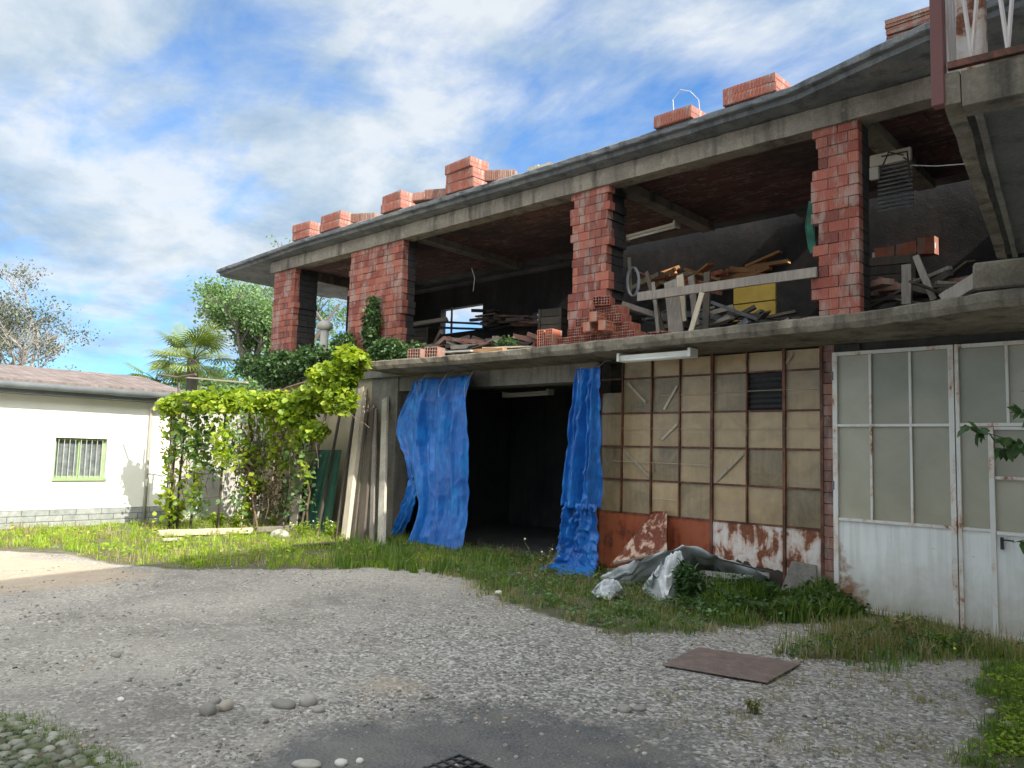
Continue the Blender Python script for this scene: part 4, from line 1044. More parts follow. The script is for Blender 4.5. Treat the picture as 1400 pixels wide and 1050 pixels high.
def along(pts, n, rad, sq=1.0):
    pts = np.array([tuple(p) for p in pts], float); seg = np.linalg.norm(np.diff(pts, axis=0), axis=1); cum = np.concatenate([[0], np.cumsum(seg)])
    t = rng.random(n)*cum[-1]; out = np.stack([np.interp(t, cum, pts[:, k]) for k in range(3)], 1)
    rr = np.interp(t, cum, rad) if hasattr(rad, '__len__') else rad
    off = rng.normal(size=(n, 3)); off /= np.linalg.norm(off, axis=1, keepdims=True); off *= (rng.random((n, 1))**.45)
    off[:, 2] *= sq
    return out+off*(np.array(rr)[:, None] if hasattr(rr, '__len__') else rr)
def clump(cs, sc, thr):
    k = np.array([nz(*c, s=sc) for c in cs]); return cs[k > thr]
def blades(cs, hmin, hmax, wd, lean=.5, rr=None):
    n = len(cs); h = rng.uniform(hmin, hmax, n) if not hasattr(hmax, '__len__') else hmax*rng.uniform(.55, 1.1, n)
    a = rng.uniform(0, 2*np.pi, n); b = a+rng.uniform(-.8, .8, n)+np.pi/2
    d = np.stack([np.cos(a), np.sin(a), np.zeros(n)], 1); s = np.stack([np.cos(b), np.sin(b), np.zeros(n)], 1)
    ln = (rng.random(n)**1.3*lean)[:, None]; H = h[:, None]; w_ = (wd*rng.uniform(.6, 1.4, n))[:, None]
    z = np.array([[0, 0, 1.0]])
    p0 = cs; p1 = cs+z*H*.55+d*H*ln*.35; p2 = cs+z*H*(1-ln*.35)+d*H*ln
    V = np.stack([p0-s*w_, p0+s*w_, p1+s*w_*.8, p1-s*w_*.8, p2+s*w_*.12, p2-s*w_*.12], 1).reshape(-1, 3)
    i = np.arange(n)*6; F = np.concatenate([np.stack([i, i+1, i+2, i+3], 1), np.stack([i+3, i+2, i+4, i+5], 1)])
    r = rng.random(n)
    if rr is not None: r = .45*r+.55*rr
    return V, F, np.concatenate([r, r])
def in_poly(n, poly, pad=0, fn=None):
    poly = np.array(poly); lo, hi = poly.min(0)-pad, poly.max(0)+pad; out = []
    tot = 0
    while tot < n:
        q = rng.uniform(lo, hi, (n*2, 2)); d = sdist(q[:, 0], q[:, 1], [tuple(p) for p in poly])
        k = (d+rng.normal(size=len(d))*pad*.6) > 0
        if fn is not None: k &= fn(q[:, 0], q[:, 1])
        q = q[k]; out.append(q); tot += len(q)
        if len(out) > 60: break
    q = np.concatenate(out)[:n]
    return np.stack([q[:, 0], q[:, 1], np.array([gz(a, b) for a, b in q])-.01], 1)
def tufts(n, poly, pad, fn, per, sg, h, hv=.5):
    c = in_poly(max(1, n//per), poly, pad, fn); k = rng.uniform(1-hv, 1+hv, len(c))*(.6+.4*rng.random(len(c))); cr_ = rng.random(len(c))
    p = np.repeat(c, per, 0); s = np.repeat(k, per)*sg
    p[:, :2] += rng.normal(size=(len(p), 2))*s[:, None]; return p, np.repeat(k, per)*h, np.repeat(cr_, per)
def patchy(sc, thr, seed=0): return lambda x, y: np.array([nz(a, b, seed, sc)+.5*nz(a, b, seed+4, sc*3.1) for a, b in zip(x, y)])+rng.normal(size=len(x))*.18 > thr
def grass(name, pts, hmin, hmax, wd, mt, label, lean=.5, cat='grass', rr=None):
    V, F, r = blades(pts, hmin, hmax, wd, lean, rr); o = link(name, arr_mesh(name, V, F, M[mt], r)); tag(o, label, cat, kind='stuff'); return o

# --- grass masses
pa_ = [(-16, 0), (-16, 8.9), (-11.5, 8.9), (-9.5, 8.9), (-7.4, 7.6)]+pxpoly([(600, 780), (450, 777), (330, 774), (250, 776), (150, 769), (95, 753), (0, 748)])
def G(name, n, poly, pad, fn, per, sg, h, wd, mt, label, lean, cat='grass', hv=.5):
    p, hh, rr = tufts(n, poly, pad, fn, per, sg, h, hv); grass(name, p, .03, hh, wd, mt, label, lean, cat, rr)
G('long_grass', 19000, pa_, .18, patchy(1.3, -.2), 14, .055, .13, .005, 'grass_lit', 'long bright sunlit grass in front of the white house and leaning boards', .7, hv=.6)
G('yellow_grass', 7000, pa_, .2, patchy(1.0, -.05, 7), 10, .05, .17, .004, 'grass_dry', 'yellowing grass stems among the sunlit long grass', .6, hv=.5)
G('green_grass', 14000, strip_b, .26, patchy(1.7, .02, 3), 16, .05, .10, .0045, 'grass_green', 'green grass growing in front of the doorway and tan panes', .8, hv=.7)
G('dry_grass', 13000, strip_b, .32, patchy(1.6, -.05, 8), 12, .05, .12, .0032, 'grass_dry', 'dry yellowish grass mixed along the gravel edge', .8, hv=.6)
G('darker_grass', 6000, pxpoly([(560, 740), (470, 740), (450, 778), (600, 785), (640, 792), (690, 820), (700, 770), (640, 760)]), .1, patchy(1.5, -.2, 12), 14, .05, .19, .006, 'grass_green', 'darker green grass under the left blue tarp and doorway', .6, hv=.6)
mdp = pxpoly([(905, 835), (1000, 852), (1100, 848), (1180, 838), (1200, 820)])+[(-3.2, 8.95), (-4.6, 8.9)]
for nm, pl, nn, sz_, th_, mt_, lb in (('broadleaf_weeds', strip_b, 5200, .045, .18, 'leaf_tree', 'patches of broad-leaved weeds in the grass before the doorway and panes'), ('broadleaf_weeds', pa_, 3600, .06, .2, 'leaf_vine', 'patches of broad-leaved weeds in the sunlit long grass'), ('broadleaf_weeds', strip_c, 1500, .04, .15, 'leaf_dark', 'low broad-leaved weeds before the white gate')):
    q = in_poly(nn, pl, .1, patchy(2.6, th_, 50+nn % 7)); q[:, 2] += rng.random(len(q))**1.5*.13
    V, F, r = leaf_arr(q, sz_, up=.8, asp=.5, jit=.5); o = link(nm, arr_mesh(nm, V, F, M[mt_], r)); tag(o, lb, 'weeds', kind='stuff')
md = in_poly(13000, mdp, .10, patchy(1.8, -.40, 15))
h_ = .26*(1+1.0*np.array([nz(a, b, 9, 2.3) for a, b, _ in md]))*np.clip((md[:, 1]-6.6)/1.2, .35, 1)
grass('tall_weeds', md, .12, h_, .010, 'grass_green', 'lush dark green weeds mounded under the rusty sheets beside the gate', .85, 'weeds')
ml = in_poly(4200, mdp, .06, patchy(2.4, -.30, 18))
ml[:, 2] += rng.random(len(ml))*np.clip((ml[:, 1]-6.5)/1.3, .25, 1)*(.26+.22*np.array([nz(a, b, 9, 2.3) for a, b, _ in ml]))
V, F, r = leaf_arr(ml, .055, up=.5, asp=.55); o = link('leafy_ground_cover', arr_mesh('leafy_ground_cover', V, F, M['leaf_dark'], r)); tag(o, 'small-leaved dark weeds matted through the mound beside the gate', 'weeds', kind='stuff')
G('gate_grass', 5000, strip_c, .22, patchy(1.6, -.12, 20), 14, .05, .14, .0045, 'grass_green', 'grass tufts in front of the white gate', .8, hv=.7)
G('gate_dry_grass', 4200, strip_c, .22, patchy(1.4, -.12, 22), 10, .045, .19, .0035, 'grass_dry', 'dry seeding grass in front of the white gate', .7, hv=.6)
G('edge_grass', 6000, pxpoly([(1350, 905), (1420, 890), (1500, 1100), (1310, 1100), (1360, 985), (1345, 940)]), .10, patchy(3, -.15, 25), 16, .035, .085, .003, 'grass_green', 'green grass at the right edge of the gravel', .9, hv=.7)
ml = in_poly(5200, pxpoly([(1350, 925), (1420, 890), (1500, 1100), (1320, 1100), (1365, 985)]), .08, patchy(3.3, .0, 28)); ml[:, 2] += rng.random(len(ml))*.06
ml = ml[:3200]; V, F, r = leaf_arr(ml, .026, up=.9, asp=.8); o = link('clover_patch', arr_mesh('clover_patch', V, F, M['grass_lit'], r)); tag(o, 'low leafy clover patch at the bottom right edge', 'ground cover', kind='stuff')
G('sparse_grass', 3200, [(-3.2, 4.2), (-2.2, 6.6), (-.7, 6.6), (-.6, 4.0)], .2, patchy(2.3, .1, 31), 9, .02, .06, .002, 'grass_dry', 'thin tufts of grass coming up through the gravel by the plate', .9, hv=.7)
G('mossy_grass', 3400, pxpoly([(-50, 985), (20, 975), (75, 995), (140, 1020), (190, 1060), (150, 1060), (110, 1035), (60, 1015), (0, 1000), (-50, 1000)]), .08, patchy(3, -.1, 35), 12, .02, .035, .002, 'grass_green', 'short mossy grass fringing the cobbled corner', .9, hv=.6)
ml = in_poly(3000, cobb_p, .0, patchy(5, .1, 40)); V, F, r = leaf_arr(ml+np.array([0, 0, .02]), .014, up=.9, asp=.8); o = link('moss', arr_mesh('moss', V, F, M['leaf_dark'], r)); tag(o, 'moss growing in the joints of the cobbled corner', 'moss', kind='stuff')

def plantstem(name, base, h, nleaf, lsz, mt, label, flower=None, n=5, spread=.12, cat='plant', grp=None):
    t = thing(name, label, cat, base, grp); mb = MB(); cs = []; ds = []; fl = MB()
    for i in range(n):
        a = random.uniform(0, 6.28); sp = spread*random.uniform(.2, 1); hh = h*random.uniform(.7, 1.05)
        p0 = Vector(base)+Vector((random.uniform(-.03, .03), random.uniform(-.03, .03), 0)); tp = p0+Vector((math.cos(a)*sp, math.sin(a)*sp, hh))
        mid = p0.lerp(tp, .5)+Vector((0, 0, .03)); mb.tube([p0, mid, tp], [.004, .003, .0015], 4)
        for k in range(nleaf):
            f = random.uniform(.15, 1); q = p0.lerp(tp, f); b = random.uniform(0, 6.28); cs.append(q); ds.append((math.cos(b), math.sin(b), .3))
        if flower and i % 3 == 0:
            for _ in range(1):
                q = tp+Vector((random.uniform(-.02, .02), random.uniform(-.02, .02), 0)); fl.add([q+v*.011 for v in iv], iff, .5)
    mb.build('stems', M['grass_green'], t)
    if cs: leaves('foliage', cs, lsz, mt, t, dirs=np.array(ds), asp=.28, up=.2)
    if flower: tag(fl.build('flowers', M[flower], t), kind='stuff')
def gp_(px, py): p = P(px, py, 'z', 0); return (p.x, p.y, gz(p.x, p.y))
plantstem('leafy_weed', gp_(931, 826), .52, 80, .085, 'leaf_dark', 'tall leafy weed standing in front of the white sacks', None, 6, .10)
plantstem('leafy_weed', gp_(945, 830), .40, 60, .08, 'leaf_dark', 'shorter leafy weed right of the tall one in front of the sacks', None, 6, .14)
plantstem('stalky_weed', gp_(742, 790), .50, 9, .05, 'grass_dry', 'thin seed-headed weed standing in the dark doorway', 'flower_white', 9, .28)
plantstem('flowering_weed', gp_(415, 738), .34, 40, .05, 'leaf_vine', 'pale flowering weed left of the thick timber in the sun', 'flower_white', 12, .30)
plantstem('flowering_weed', gp_(450, 738), .38, 40, .05, 'leaf_vine', 'pale flowering weed at the foot of the thick timber', 'flower_white', 9, .22)
plantstem('leafy_weed', gp_(296, 728), .38, 40, .09, 'leaf_vine', 'bright green weed behind the long fallen post, the left one', None, 6, .12)
plantstem('leafy_weed', gp_(322, 728), .34, 40, .09, 'leaf_vine', 'bright green weed behind the fallen post near the pale stake', None, 6, .12)
plantstem('leafy_weed', gp_(236, 722), .55, 90, .11, 'leaf_vine', 'leafy shrubby weed at the left foot of the vine by the house wall', None, 9, .35)
plantstem('yellow_flower', gp_(1312, 896), .10, 6, .03, 'grass_green', 'small yellow flower in front of the gate', 'flower', 1, .02)
plantstem('leafy_weed', gp_(1235, 870), .22, 30, .05, 'grass_dry', 'dry bushy weed under the middle of the gate', None, 14, .16)
plantstem('leafy_weed', gp_(1290, 882), .16, 30, .05, 'grass_green', 'green low weed under the gate centre post', None, 14, .2)
plantstem('leafy_weed', gp_(1030, 975), .10, 14, .03, 'grass_dry', 'small upright dry weed in the gravel in front of the plate', None, 8, .06)
plantstem('leafy_weed', gp_(1150, 800), .45, 60, .08, 'leaf_dark', 'dark weed in the corner between the last rusty sheet and gate', None, 8, .2)

# ------------------------------------------------------------------ vine
vt = thing('climbing_vine', 'bright green grape vine trained along the trellis and up to the end of the ledge', 'vine', (-12.6, 7.6, 0))
top = [P(228, 555, 'x', -14.4), P(262, 550, 'x', -13.8), P(300, 548, 'x', -13.1), P(345, 550, 'y', 7.6), P(395, 552, 'y', 7.75), P(430, 548, 'y', 7.85), P(460, 520, 'y', 7.85), P(492, 492, 'y', 7.8)]
cs = along(top, 9000, [.22, .26, .26, .26, .30, .36, .42, .16], .8); cs = clump(cs, 3.2, -.14)
c2 = np.concatenate([blob(900, P(450, 520, 'y', 7.8), (.50, .35, .34)), blob(500, P(478, 490, 'y', 7.8), (.28, .28, .22)), blob(500, P(465, 545, 'y', 7.8), (.32, .3, .30)), blob(500, P(405, 570, 'y', 7.75), (.38, .3, .22)), blob(260, P(430, 590, 'y', 7.75), (.3, .25, .2))])
h1 = along([P(232, 560, 'x', -14.4), P(236, 640, 'x', -14.4), P(232, 705, 'x', -14.3)], 330, [.28, .22, .30]); h2 = along([P(262, 570, 'x', -13.8), P(270, 620, 'x', -13.8), P(262, 690, 'x', -13.8)], 200, [.35, .2, .15])
h3 = along([P(400, 580, 'y', 7.75), P(408, 620, 'y', 7.7)], 90, .15); h4 = along([P(418, 620, 'y', 7.7), P(415, 655, 'y', 7.7)], 26, .09)
h5 = along([P(300, 575, 'x', -13.1), P(310, 640, 'x', -13.0)], 160, .25)
h6 = along([P(335, 580, 'y', 7.65), P(350, 650, 'y', 7.65), P(335, 715, 'y', 7.65)], 620, [.34, .34, .2]); h7 = along([P(375, 570, 'y', 7.8), P(385, 640, 'y', 7.8)], 300, .28)
allc = np.concatenate([cs, c2, h1, h2, h3, h4, h5, clump(h6, 3, -.1), h7])
leaves('foliage', allc, .088, 'leaf_vine', vt, asp=1.0, up=.25, jit=.5)
mb = MB()
def wob(a, b, n, am, seed):
    a, b = Vector(a), Vector(b); return [a.lerp(b, i/n)+Vector((nz(i*.9, seed), nz(i*.9, seed+5), nz(i*.9, seed+9)*.5))*am*(1 if 0 < i < n else 0) for i in range(n+1)]
mb.tube(wob(P(334, 722, 'y', 7.65), P(342, 560, 'y', 7.7), 8, .12, 1), [.045]*3+[.035]*3+[.025]*3, 7)
mb.tube(wob(P(352, 722, 'y', 7.6), P(330, 570, 'y', 7.6), 8, .16, 4), .022, 6); mb.tube(wob(P(345, 640, 'y', 7.65), P(420, 560, 'y', 7.8), 7, .2, 8), .018, 6)
mb.tube(wob(P(420, 718, 'y', 8.1), P(424, 565, 'y', 7.9), 7, .12, 12), .02, 6); mb.tube(wob(top[0], top[3], 8, .12, 15), .016, 5); mb.tube(wob(top[3], top[7], 8, .15, 17), .018, 5)
for i in range(46):
    px = random.uniform(300, 400); a = P(px, random.uniform(560, 600), 'y', 7.65+random.uniform(-.1, .2)); b = P(px+random.uniform(-14, 14), random.uniform(620, 712), 'y', 7.65+random.uniform(-.1, .2)); mb.tube(wob(a, b, 6, .14, i), .006, 4)
for i in range(14):
    px = random.uniform(230, 280); a = P(px, 560, 'x', -14.2); b = P(px+random.uniform(-12, 12), random.uniform(620, 700), 'x', -14.2); mb.tube(wob(a, b, 6, .14, i+60), .006, 4)
for q in (((425, 600), (418, 655)), ((430, 590), (435, 640)), ((470, 560), (505, 585)), ((452, 540), (475, 555))):
    mb.tube(wob(P(*q[0], 'y', 7.7), P(*q[1], 'y', 7.7), 5, .08, q[0][0]), .005, 4)
mb.build('stems', M['dry_vine'], vt)
q = []
for _ in range(3400):
    px = random.uniform(238, 425); py = random.uniform(562, 705); xx = -14.0+(px-238)/187*1.6; p_ = P(px, py, 'x', xx) if px < 330 else P(px, py, 'y', 7.9+random.uniform(-.2, .3)); q.append(tuple(p_))
q = np.array(q)+rng.normal(size=(len(q), 3))*.08; q = q[q[:, 2] > .05]; q = clump(q, 1.5, -.02)
leaves('shaded_foliage', q, .075, 'leaf_tree', vt, asp=.8, up=.1, jit=.5)
dl = np.concatenate([along([P(330, 600, 'y', 7.7), P(350, 690, 'y', 7.7)], 500, .32), along([P(372, 620, 'y', 7.8), P(378, 700, 'y', 7.8)], 260, .22)])
leaves('withered_leaves', dl, .07, 'dry_vine', vt, asp=.6, up=.0)

def shrub(name, label, blobs, mt, lsz, cat='shrub', stem_to=None, asp=.6):
    c = blobs[0][0]; t = thing(name, label, cat, (c[0], c[1], c[2]-blobs[0][1][2]))
    cs = np.concatenate([blob(n, b, r) for b, r, n in blobs]); cs = clump(cs, 2.2, -.3); leaves('foliage', cs, lsz, mt, t, asp=asp, up=.2)
    mb = MB()
    for b, r, n in blobs:
        for i in range(4): mb.tube(wob(t.location, Vector(b)+Vector((random.uniform(-1, 1)*r[0]*.6, random.uniform(-1, 1)*r[1]*.5, random.uniform(0, .6)*r[2])), 4, .05, i), .009, 4)
    mb.build('stems', M['bark'], t)
shrub('ivy_shrub', 'dark green shrub spilling over the floor edge below the leftmost pillar', [(tuple(P(380, 505, 'y', 8.7)), (1.0, .35, .42), 2600), (tuple(P(425, 495, 'y', 8.6)), (.6, .35, .35), 1200), (tuple(P(340, 500, 'y', 8.7)), (.5, .3, .3), 700)], 'leaf_dark', .085)
shrub('ivy_shrub', 'dark ivy climbing the foot of the wide brick pillar', [(tuple(P(508, 445, 'y', 8.85)), (.26, .12, .62), 900), (tuple(P(530, 480, 'y', 8.6)), (.5, .25, .25), 900), (tuple(P(470, 470, 'y', 8.7)), (.35, .2, .25), 500), (tuple(P(570, 482, 'y', 8.6)), (.35, .2, .18), 400)], 'leaf_dark', .075)
shrub('low_shrub', 'small green plant on the floor edge in the second opening', [(tuple(P(692, 470, 'y', 8.7)), (.22, .12, .12), 160)], 'leaf_dark', .07)

# ------------------------------------------------------------------ trees
def tree(name, label, base, h, crown, nb_, mt, lsz, nl, bark='bark', seed=1, lf=1.0, trunk_r=.16, droop=0, depth=4, spread=.75, bare=.0, grp=None, maxr=None):
    random.seed(seed); t = thing(name, label, 'tree', base, grp); mb = MB(); tips = []
    def br(p, d, ln, r, dep):
        n = 4; pts = [p]; q = p
        for i in range(n):
            d = (d+Vector((random.uniform(-1, 1), random.uniform(-1, 1), random.uniform(-.5, .9)-droop))*.16).normalized(); q = q+d*ln/n; pts.append(q)
        mb.tube(pts, [r*(1-.5*i/n) for i in range(n+1)], 5 if dep > 1 else 4)
        if dep <= 1: tips.extend(pts[1:])
        if dep == 0: return
        for k in range(nb_ if dep > 1 else nb_+1):
            f = random.uniform(.35, 1); s = pts[min(n, int(f*n)+0)]
            a = random.uniform(0, 6.28); v = Vector((math.cos(a), math.sin(a), random.uniform(-.1, .9))).normalized()
            br(s, (d*(1-spread)+v*spread).normalized(), ln*random.uniform(.5, .72), r*.52, dep-1)
    b = Vector(base); trunk_h = h*crown
    mb.tube([b, b+Vector((.05, 0, trunk_h*.5)), b+Vector((0, .05, trunk_h))], [trunk_r*1.2, trunk_r, trunk_r*.85], 8)
    for k in range(nb_+2):
        a = 6.28*k/(nb_+2)+random.uniform(-.4, .4); v = Vector((math.cos(a)*.75, math.sin(a)*.75, random.uniform(.55, 1.3))).normalized()
        br(b+Vector((0, 0, trunk_h*random.uniform(.75, 1))), v, (h-trunk_h)*.46, trunk_r*.55, depth-1)
    mb.build('trunk', M[bark], t)
    tp = np.array([tuple(x) for x in tips]); 
    if nl:
        i = rng.integers(0, len(tp), nl); cs = tp[i]+rng.normal(size=(nl, 3))*lf*.22; cs = clump(cs, 1.1, -.12-bare)
        leaves('crown', cs, lsz, mt, t, asp=.6, up=.1)
    random.seed(seed+100); return t
def far(px, dist): p = P(px, 610, 'z', 1.0) if False else None; d = ((px-700)/FPX*CR+CF); d.z = 0; d.normalize(); return CC.x+d.x*dist, CC.y+d.y*dist
x, y = far(12, 31); tree('sparse_tree', 'half-bare tree with thin grey branches behind the white house at the far left', (x, y, 0), 9.6, .28, 3, 'leaf_olive', .085, 12000, 'bark_pale', 11, .7, .15, depth=5, spread=.62)
x, y = far(78, 33); tree('sparse_tree', 'smaller thinly leaved tree right of the half-bare one behind the white house', (x, y, 0), 6.4, .25, 3, 'leaf_olive', .085, 8000, 'bark_pale', 12, .7, .12, depth=4, spread=.75)
x, y = far(30, 28); tree('bushy_tree', 'low green bushy tree just above the white house roof at the left', (x, y, 0), 4.6, .3, 3, 'leaf_tree', .12, 7000, 'bark', 15, .9, .1, depth=4)
x, y = far(338, 33); tree('broad_tree', 'broad light green tree rising behind the end of the open roof', (x, y, 0), 10.6, .5, 3, 'leaf_tree', .13, 15000, 'bark', 21, 1.1, .22, depth=5)
x, y = far(395, 38); tree('broad_tree', 'light green tree whose top shows just over the roof corner', (x, y, 0), 15.5, .35, 3, 'leaf_tree', .13, 12000, 'bark', 33, 1.0, .22, depth=5)
x, y = far(312, 30); tree('broad_tree', 'light green tree left of the roof corner behind the palm', (x, y, 0), 6.4, .4, 3, 'leaf_tree', .12, 9000, 'bark', 25, 1.0, .18, depth=4)
x, y = far(462, 31); tree('broad_tree', 'green tree seen through the gap between the two left pillars', (x, y, 0), 8.6, .3, 3, 'leaf_tree', .13, 30000, 'bark', 29, 1.2, .18, depth=4)
x, y = far(150, 27); tree('bushy_tree', 'small dark bush peeping over the white house roof left of the palm', (x, y, 0), 4.1, .4, 3, 'leaf_dark', .14, 700, 'bark', 17, .6, .05, depth=4)
x, y = far(185, 27); tree('bushy_tree', 'small dark bush over the roof beside the lowest palm fronds', (x, y, 0), 3.9, .4, 3, 'leaf_dark', .14, 600, 'bark', 18, .6, .05, depth=4)
def palm(px, dist, hh, label, nf, R0, seed):
    random.seed(seed); x, y = far(px, dist); t = thing('fan_palm', label, 'palm', (x, y, 0)); mb = MB()
    mb.tube([(x, y, 0), (x+.05, y, hh*.5), (x, y, hh)], [.17, .14, .16], 9); mb.build('trunk', M['bark'], t)
    cr = MB()
    for k in range(nf):
        a = k*2.4+random.uniform(-.2, .2); el = random.uniform(-.6, 1.2); L0 = R0*random.uniform(.7, 1)
        d = Vector((math.cos(a)*math.cos(el), math.sin(a)*math.cos(el), math.sin(el))); p0 = Vector((x, y, hh)); p1 = p0+d*L0*.55+Vector((0, 0, -.04))
        cr.tube([p0, p0.lerp(p1, .5)+Vector((0, 0, .05)), p1], [.015, .012, .009], 4)
        side = d.cross(Vector((0, 0, 1))).normalized(); up = side.cross(d); r = random.random()
        nl = 22
        for i in range(nl):
            b = -1.9+3.8*i/(nl-1); v = (d*math.cos(b)+side*math.sin(b)+up*.12).normalized(); l = L0*.62*(1-.25*abs(b)/1.9)
            q = p1+v*l*.6; e = p1+v*l-Vector((0, 0, .16*l+.05)); s = v.cross(up).normalized()*.022
            cr.add([p1, q+s, e, q-s], [(0, 1, 2, 3)], min(1, max(0, r+random.uniform(-.15, .15))))
    cr.build('crown', M['leaf_palm'], t)
palm(262, 23, 3.95, 'fan palm with bright green fronds above the vine trellis', 34, 1.4, 5)
palm(212, 24, 3.4, 'smaller fan palm left of the main one, just above the house roof', 16, 1.0, 9)
# branch reaching in from the right
pb = P(1470, 880, 'z', -.08); sp = thing('young_tree', 'leafy sapling whose thin branches reach in at the right edge in front of the gate', 'tree', (pb.x, 5.6, 0)); mb = MB(); cs = []; ds = []
def tw(p, q, r0=.006):
    pts = wob(p, q, 5, .03, p[0]*9); mb.tube(pts, [r0, r0*.8, r0*.7, r0*.6, r0*.5, r0*.3], 5); return pts
bx_ = P(1490, 700, 'y', 5.6); b0 = Vector((bx_.x, 5.6, 0)); mb.tube([b0, Vector((bx_.x, 5.6, 1.0)), Vector((bx_.x-.03, 5.6, 2.2))], [.02, .016, .01], 7)
for a, b, n in (((1490, 640), (1322, 582), 22), ((1440, 615), (1358, 612), 10), ((1480, 590), (1388, 560), 16), ((1480, 730), (1384, 742), 8), ((1460, 640), (1380, 600), 8), ((1470, 530), (1396, 535), 8)):
    pts = tw(P(*a, 'y', 5.6), P(*b, 'y', 5.45))
    for i in range(n):
        f = random.uniform(.45, 1)*5; k = min(4, int(f)); q = pts[k].lerp(pts[k+1], f-k); cs.append(q); ds.append((random.uniform(-1, .3), random.uniform(-.6, .6), random.uniform(-.9, .2)))
mb.build('stem', M['bark'], sp); leaves('crown', cs, .085, 'leaf_dark', sp, dirs=np.array(ds), asp=.5, up=.1)
# ------------------------------------------------------------------ hollow bricks
def hollow_block(name, wx, ly, hz, nx, nz_, mt, label, grp, th=.010, axis='y'):
    """thing's own mesh: outer shell and cell walls, holes run along the given axis"""
    mb = MB(); r = random.random()
    for i in range(nx+1):
        x = -wx/2+th/2+(wx-th)*i/nx; mb.box((x, 0, hz/2), (th, ly, hz), None, r)
    for k in range(nz_+1):
        z = th/2+(hz-th)*k/nz_
        for i in range(nx):
            x0 = -wx/2+th+(wx-th)*i/nx; x1 = -wx/2+(wx-th)*(i+1)/nx; mb.box(((x0+x1)/2, 0, z), (x1-x0-.0004, ly-.003, th-.001), None, r)
    for i in range(nx*2):   # combed outer ribs
        x = -wx/2+wx*(i+.5)/(nx*2)
        for z in (-.002, hz+.002): mb.box((x, 0, z), (wx/(nx*4), ly-.01, .006), None, r)
    if ly > .4:      # long roof blocks: combed long sides and closed ends
        for sx_ in (-1, 1):
            for i in range(14): mb.box((sx_*(wx/2+.002), -ly/2+ly*(i+.5)/14, hz/2), (.007, ly/28, hz-.02), None, r)
            mb.box((0, sx_*(ly/2-.004), hz/2), (wx-.002, .012, hz-.003), None, r); mb.box((0, sx_*(ly/2-.002), hz/2), (wx-.02, .014, .02), None, r)
    if axis == 'x': mb.v = [(b, -a, c) for a, b, c in mb.v]
    o = mb.build(name, M[mt], loc=(0, 0, -50)); tag(o, label, 'brick', grp); return o
used = set()
def place(proto, loc, rz=0, label=None, tilt=0):
    o = proto if proto.name not in used else proto.copy()
    if proto.name not in used: used.add(proto.name)
    else: C.objects.link(o)
    o.location = loc; o.rotation_euler = (tilt, random.uniform(-.02, .02), rz)
    if label: o['label'] = label
    return o
GR = 'hollow bricks stacked along the roof edge'
rb = hollow_block('hollow_brick', .42, .50, .165, 4, 2, 'brick_roof', 'x', GR, axis='x')     # long ribbed side towards the yard
rg = hollow_block('hollow_brick', .30, .50, .165, 4, 2, 'brick_grey', 'x', GR, axis='x')
def roofspot(px, py, y): p = P(px, py, 'y', y); return p.x
def stack(px0, px1, py, rows, label, proto, y=8.86, z=6.06, hz=.172, top=None, rz=0, zs=1):
    x0, x1 = roofspot(px0, py, y-.12), roofspot(px1, py, y-.12); w_ = x1-x0
    n = max(1, round(w_/.50)); sx_ = w_/n/.50
    for k in range(rows):
        for i in range(n if not (top and k == rows-1) else top):
            lay = ('bottom', 'middle' if rows == 3 else 'top', 'top')[k] + ' layer' if rows > 1 else 'single layer'
            pos = '' if n == 1 else (', left one' if i == 0 else ', right one' if i == n-1 else ', middle one')
            o = place(proto, (x0+.25*sx_+i*.50*sx_+random.uniform(-.015, .015), y+random.uniform(-.02, .02), z+k*hz), rz+random.uniform(-.05, .05), label+', '+lay+' front'+pos)
            o.scale = (sx_, 1, zs)
            if False:
                o2 = place(proto, (x0+.25*sx_+i*.50*sx_+random.uniform(-.015, .015), y+.27, z+k*hz), rz+random.uniform(-.05, .05), label+', '+lay+' rear'+pos); o2.scale = (sx_, 1, 1)
stack(406, 428, 315, 2, 'red brick of the leftmost roof stack', rb)
stack(443, 470, 305, 2, 'orange brick of the second roof stack from the left', rb, hz=.18)
stack(527, 553, 280, 2, 'brick of the neat roof stack above the wide pillar', rb, hz=.18)
stack(614, 650, 255, 3, 'brick of the tallest roof stack', rb, hz=.175)
stack(898, 950, 168, 1, 'brick under the wire loop on the roof edge', rb, y=8.8, z=6.05)
stack(992, 1064, 135, 2, 'brick of the rightmost two-high roof stack', rb, y=8.8, z=6.05, hz=.12, zs=.68)
for (px, py, rz_, tl, lab) in ((497, 300, .5, .3, 'small tilted hollow brick lying alone between the second and third roof stacks'), (582, 275, .4, -.35, 'tilted grey-pink hollow brick right of the neat two-high roof stack'), (600, 268, .5, .25, 'slanted hollow brick leaning on the tallest roof stack from the left'), (682, 242, .6, .3, 'tilted hollow brick sliding off the right side of the tallest roof stack')):
    place(rg, (roofspot(px, py, 8.8), 8.86, 6.085), rz_, lab, tl*.7)
mb = MB()
for i, (a, b) in enumerate(((720, 734), (732, 748))):
    mb.bx(roofspot(a, 228, 8.7), roofspot(b, 228, 8.7)-.01, 8.74, 9.0, 6.05, 6.13-.03*i, None, 0, .02)
o = mb.build('concrete_rubble', M['concrete_pale']); tag(o, 'broken pale concrete pieces on the roof edge right of the brick stacks', 'rubble')
mb = MB(); xa, xb = P(1212, 45, 'y', 8.45).x, P(1275, 25, 'y', 8.45).x
for k in range(6): mb.bx(xa+random.uniform(0, .03), xb, 8.36+random.uniform(-.02, .02), 8.8, 6.06+k*.045, 6.06+k*.045+.036, None, 0, .008)
o = mb.build('tile_stack', M['brick_grey']); tag(o, 'dark ragged stack of roof tiles on the roof edge by the balcony railing', 'tiles')
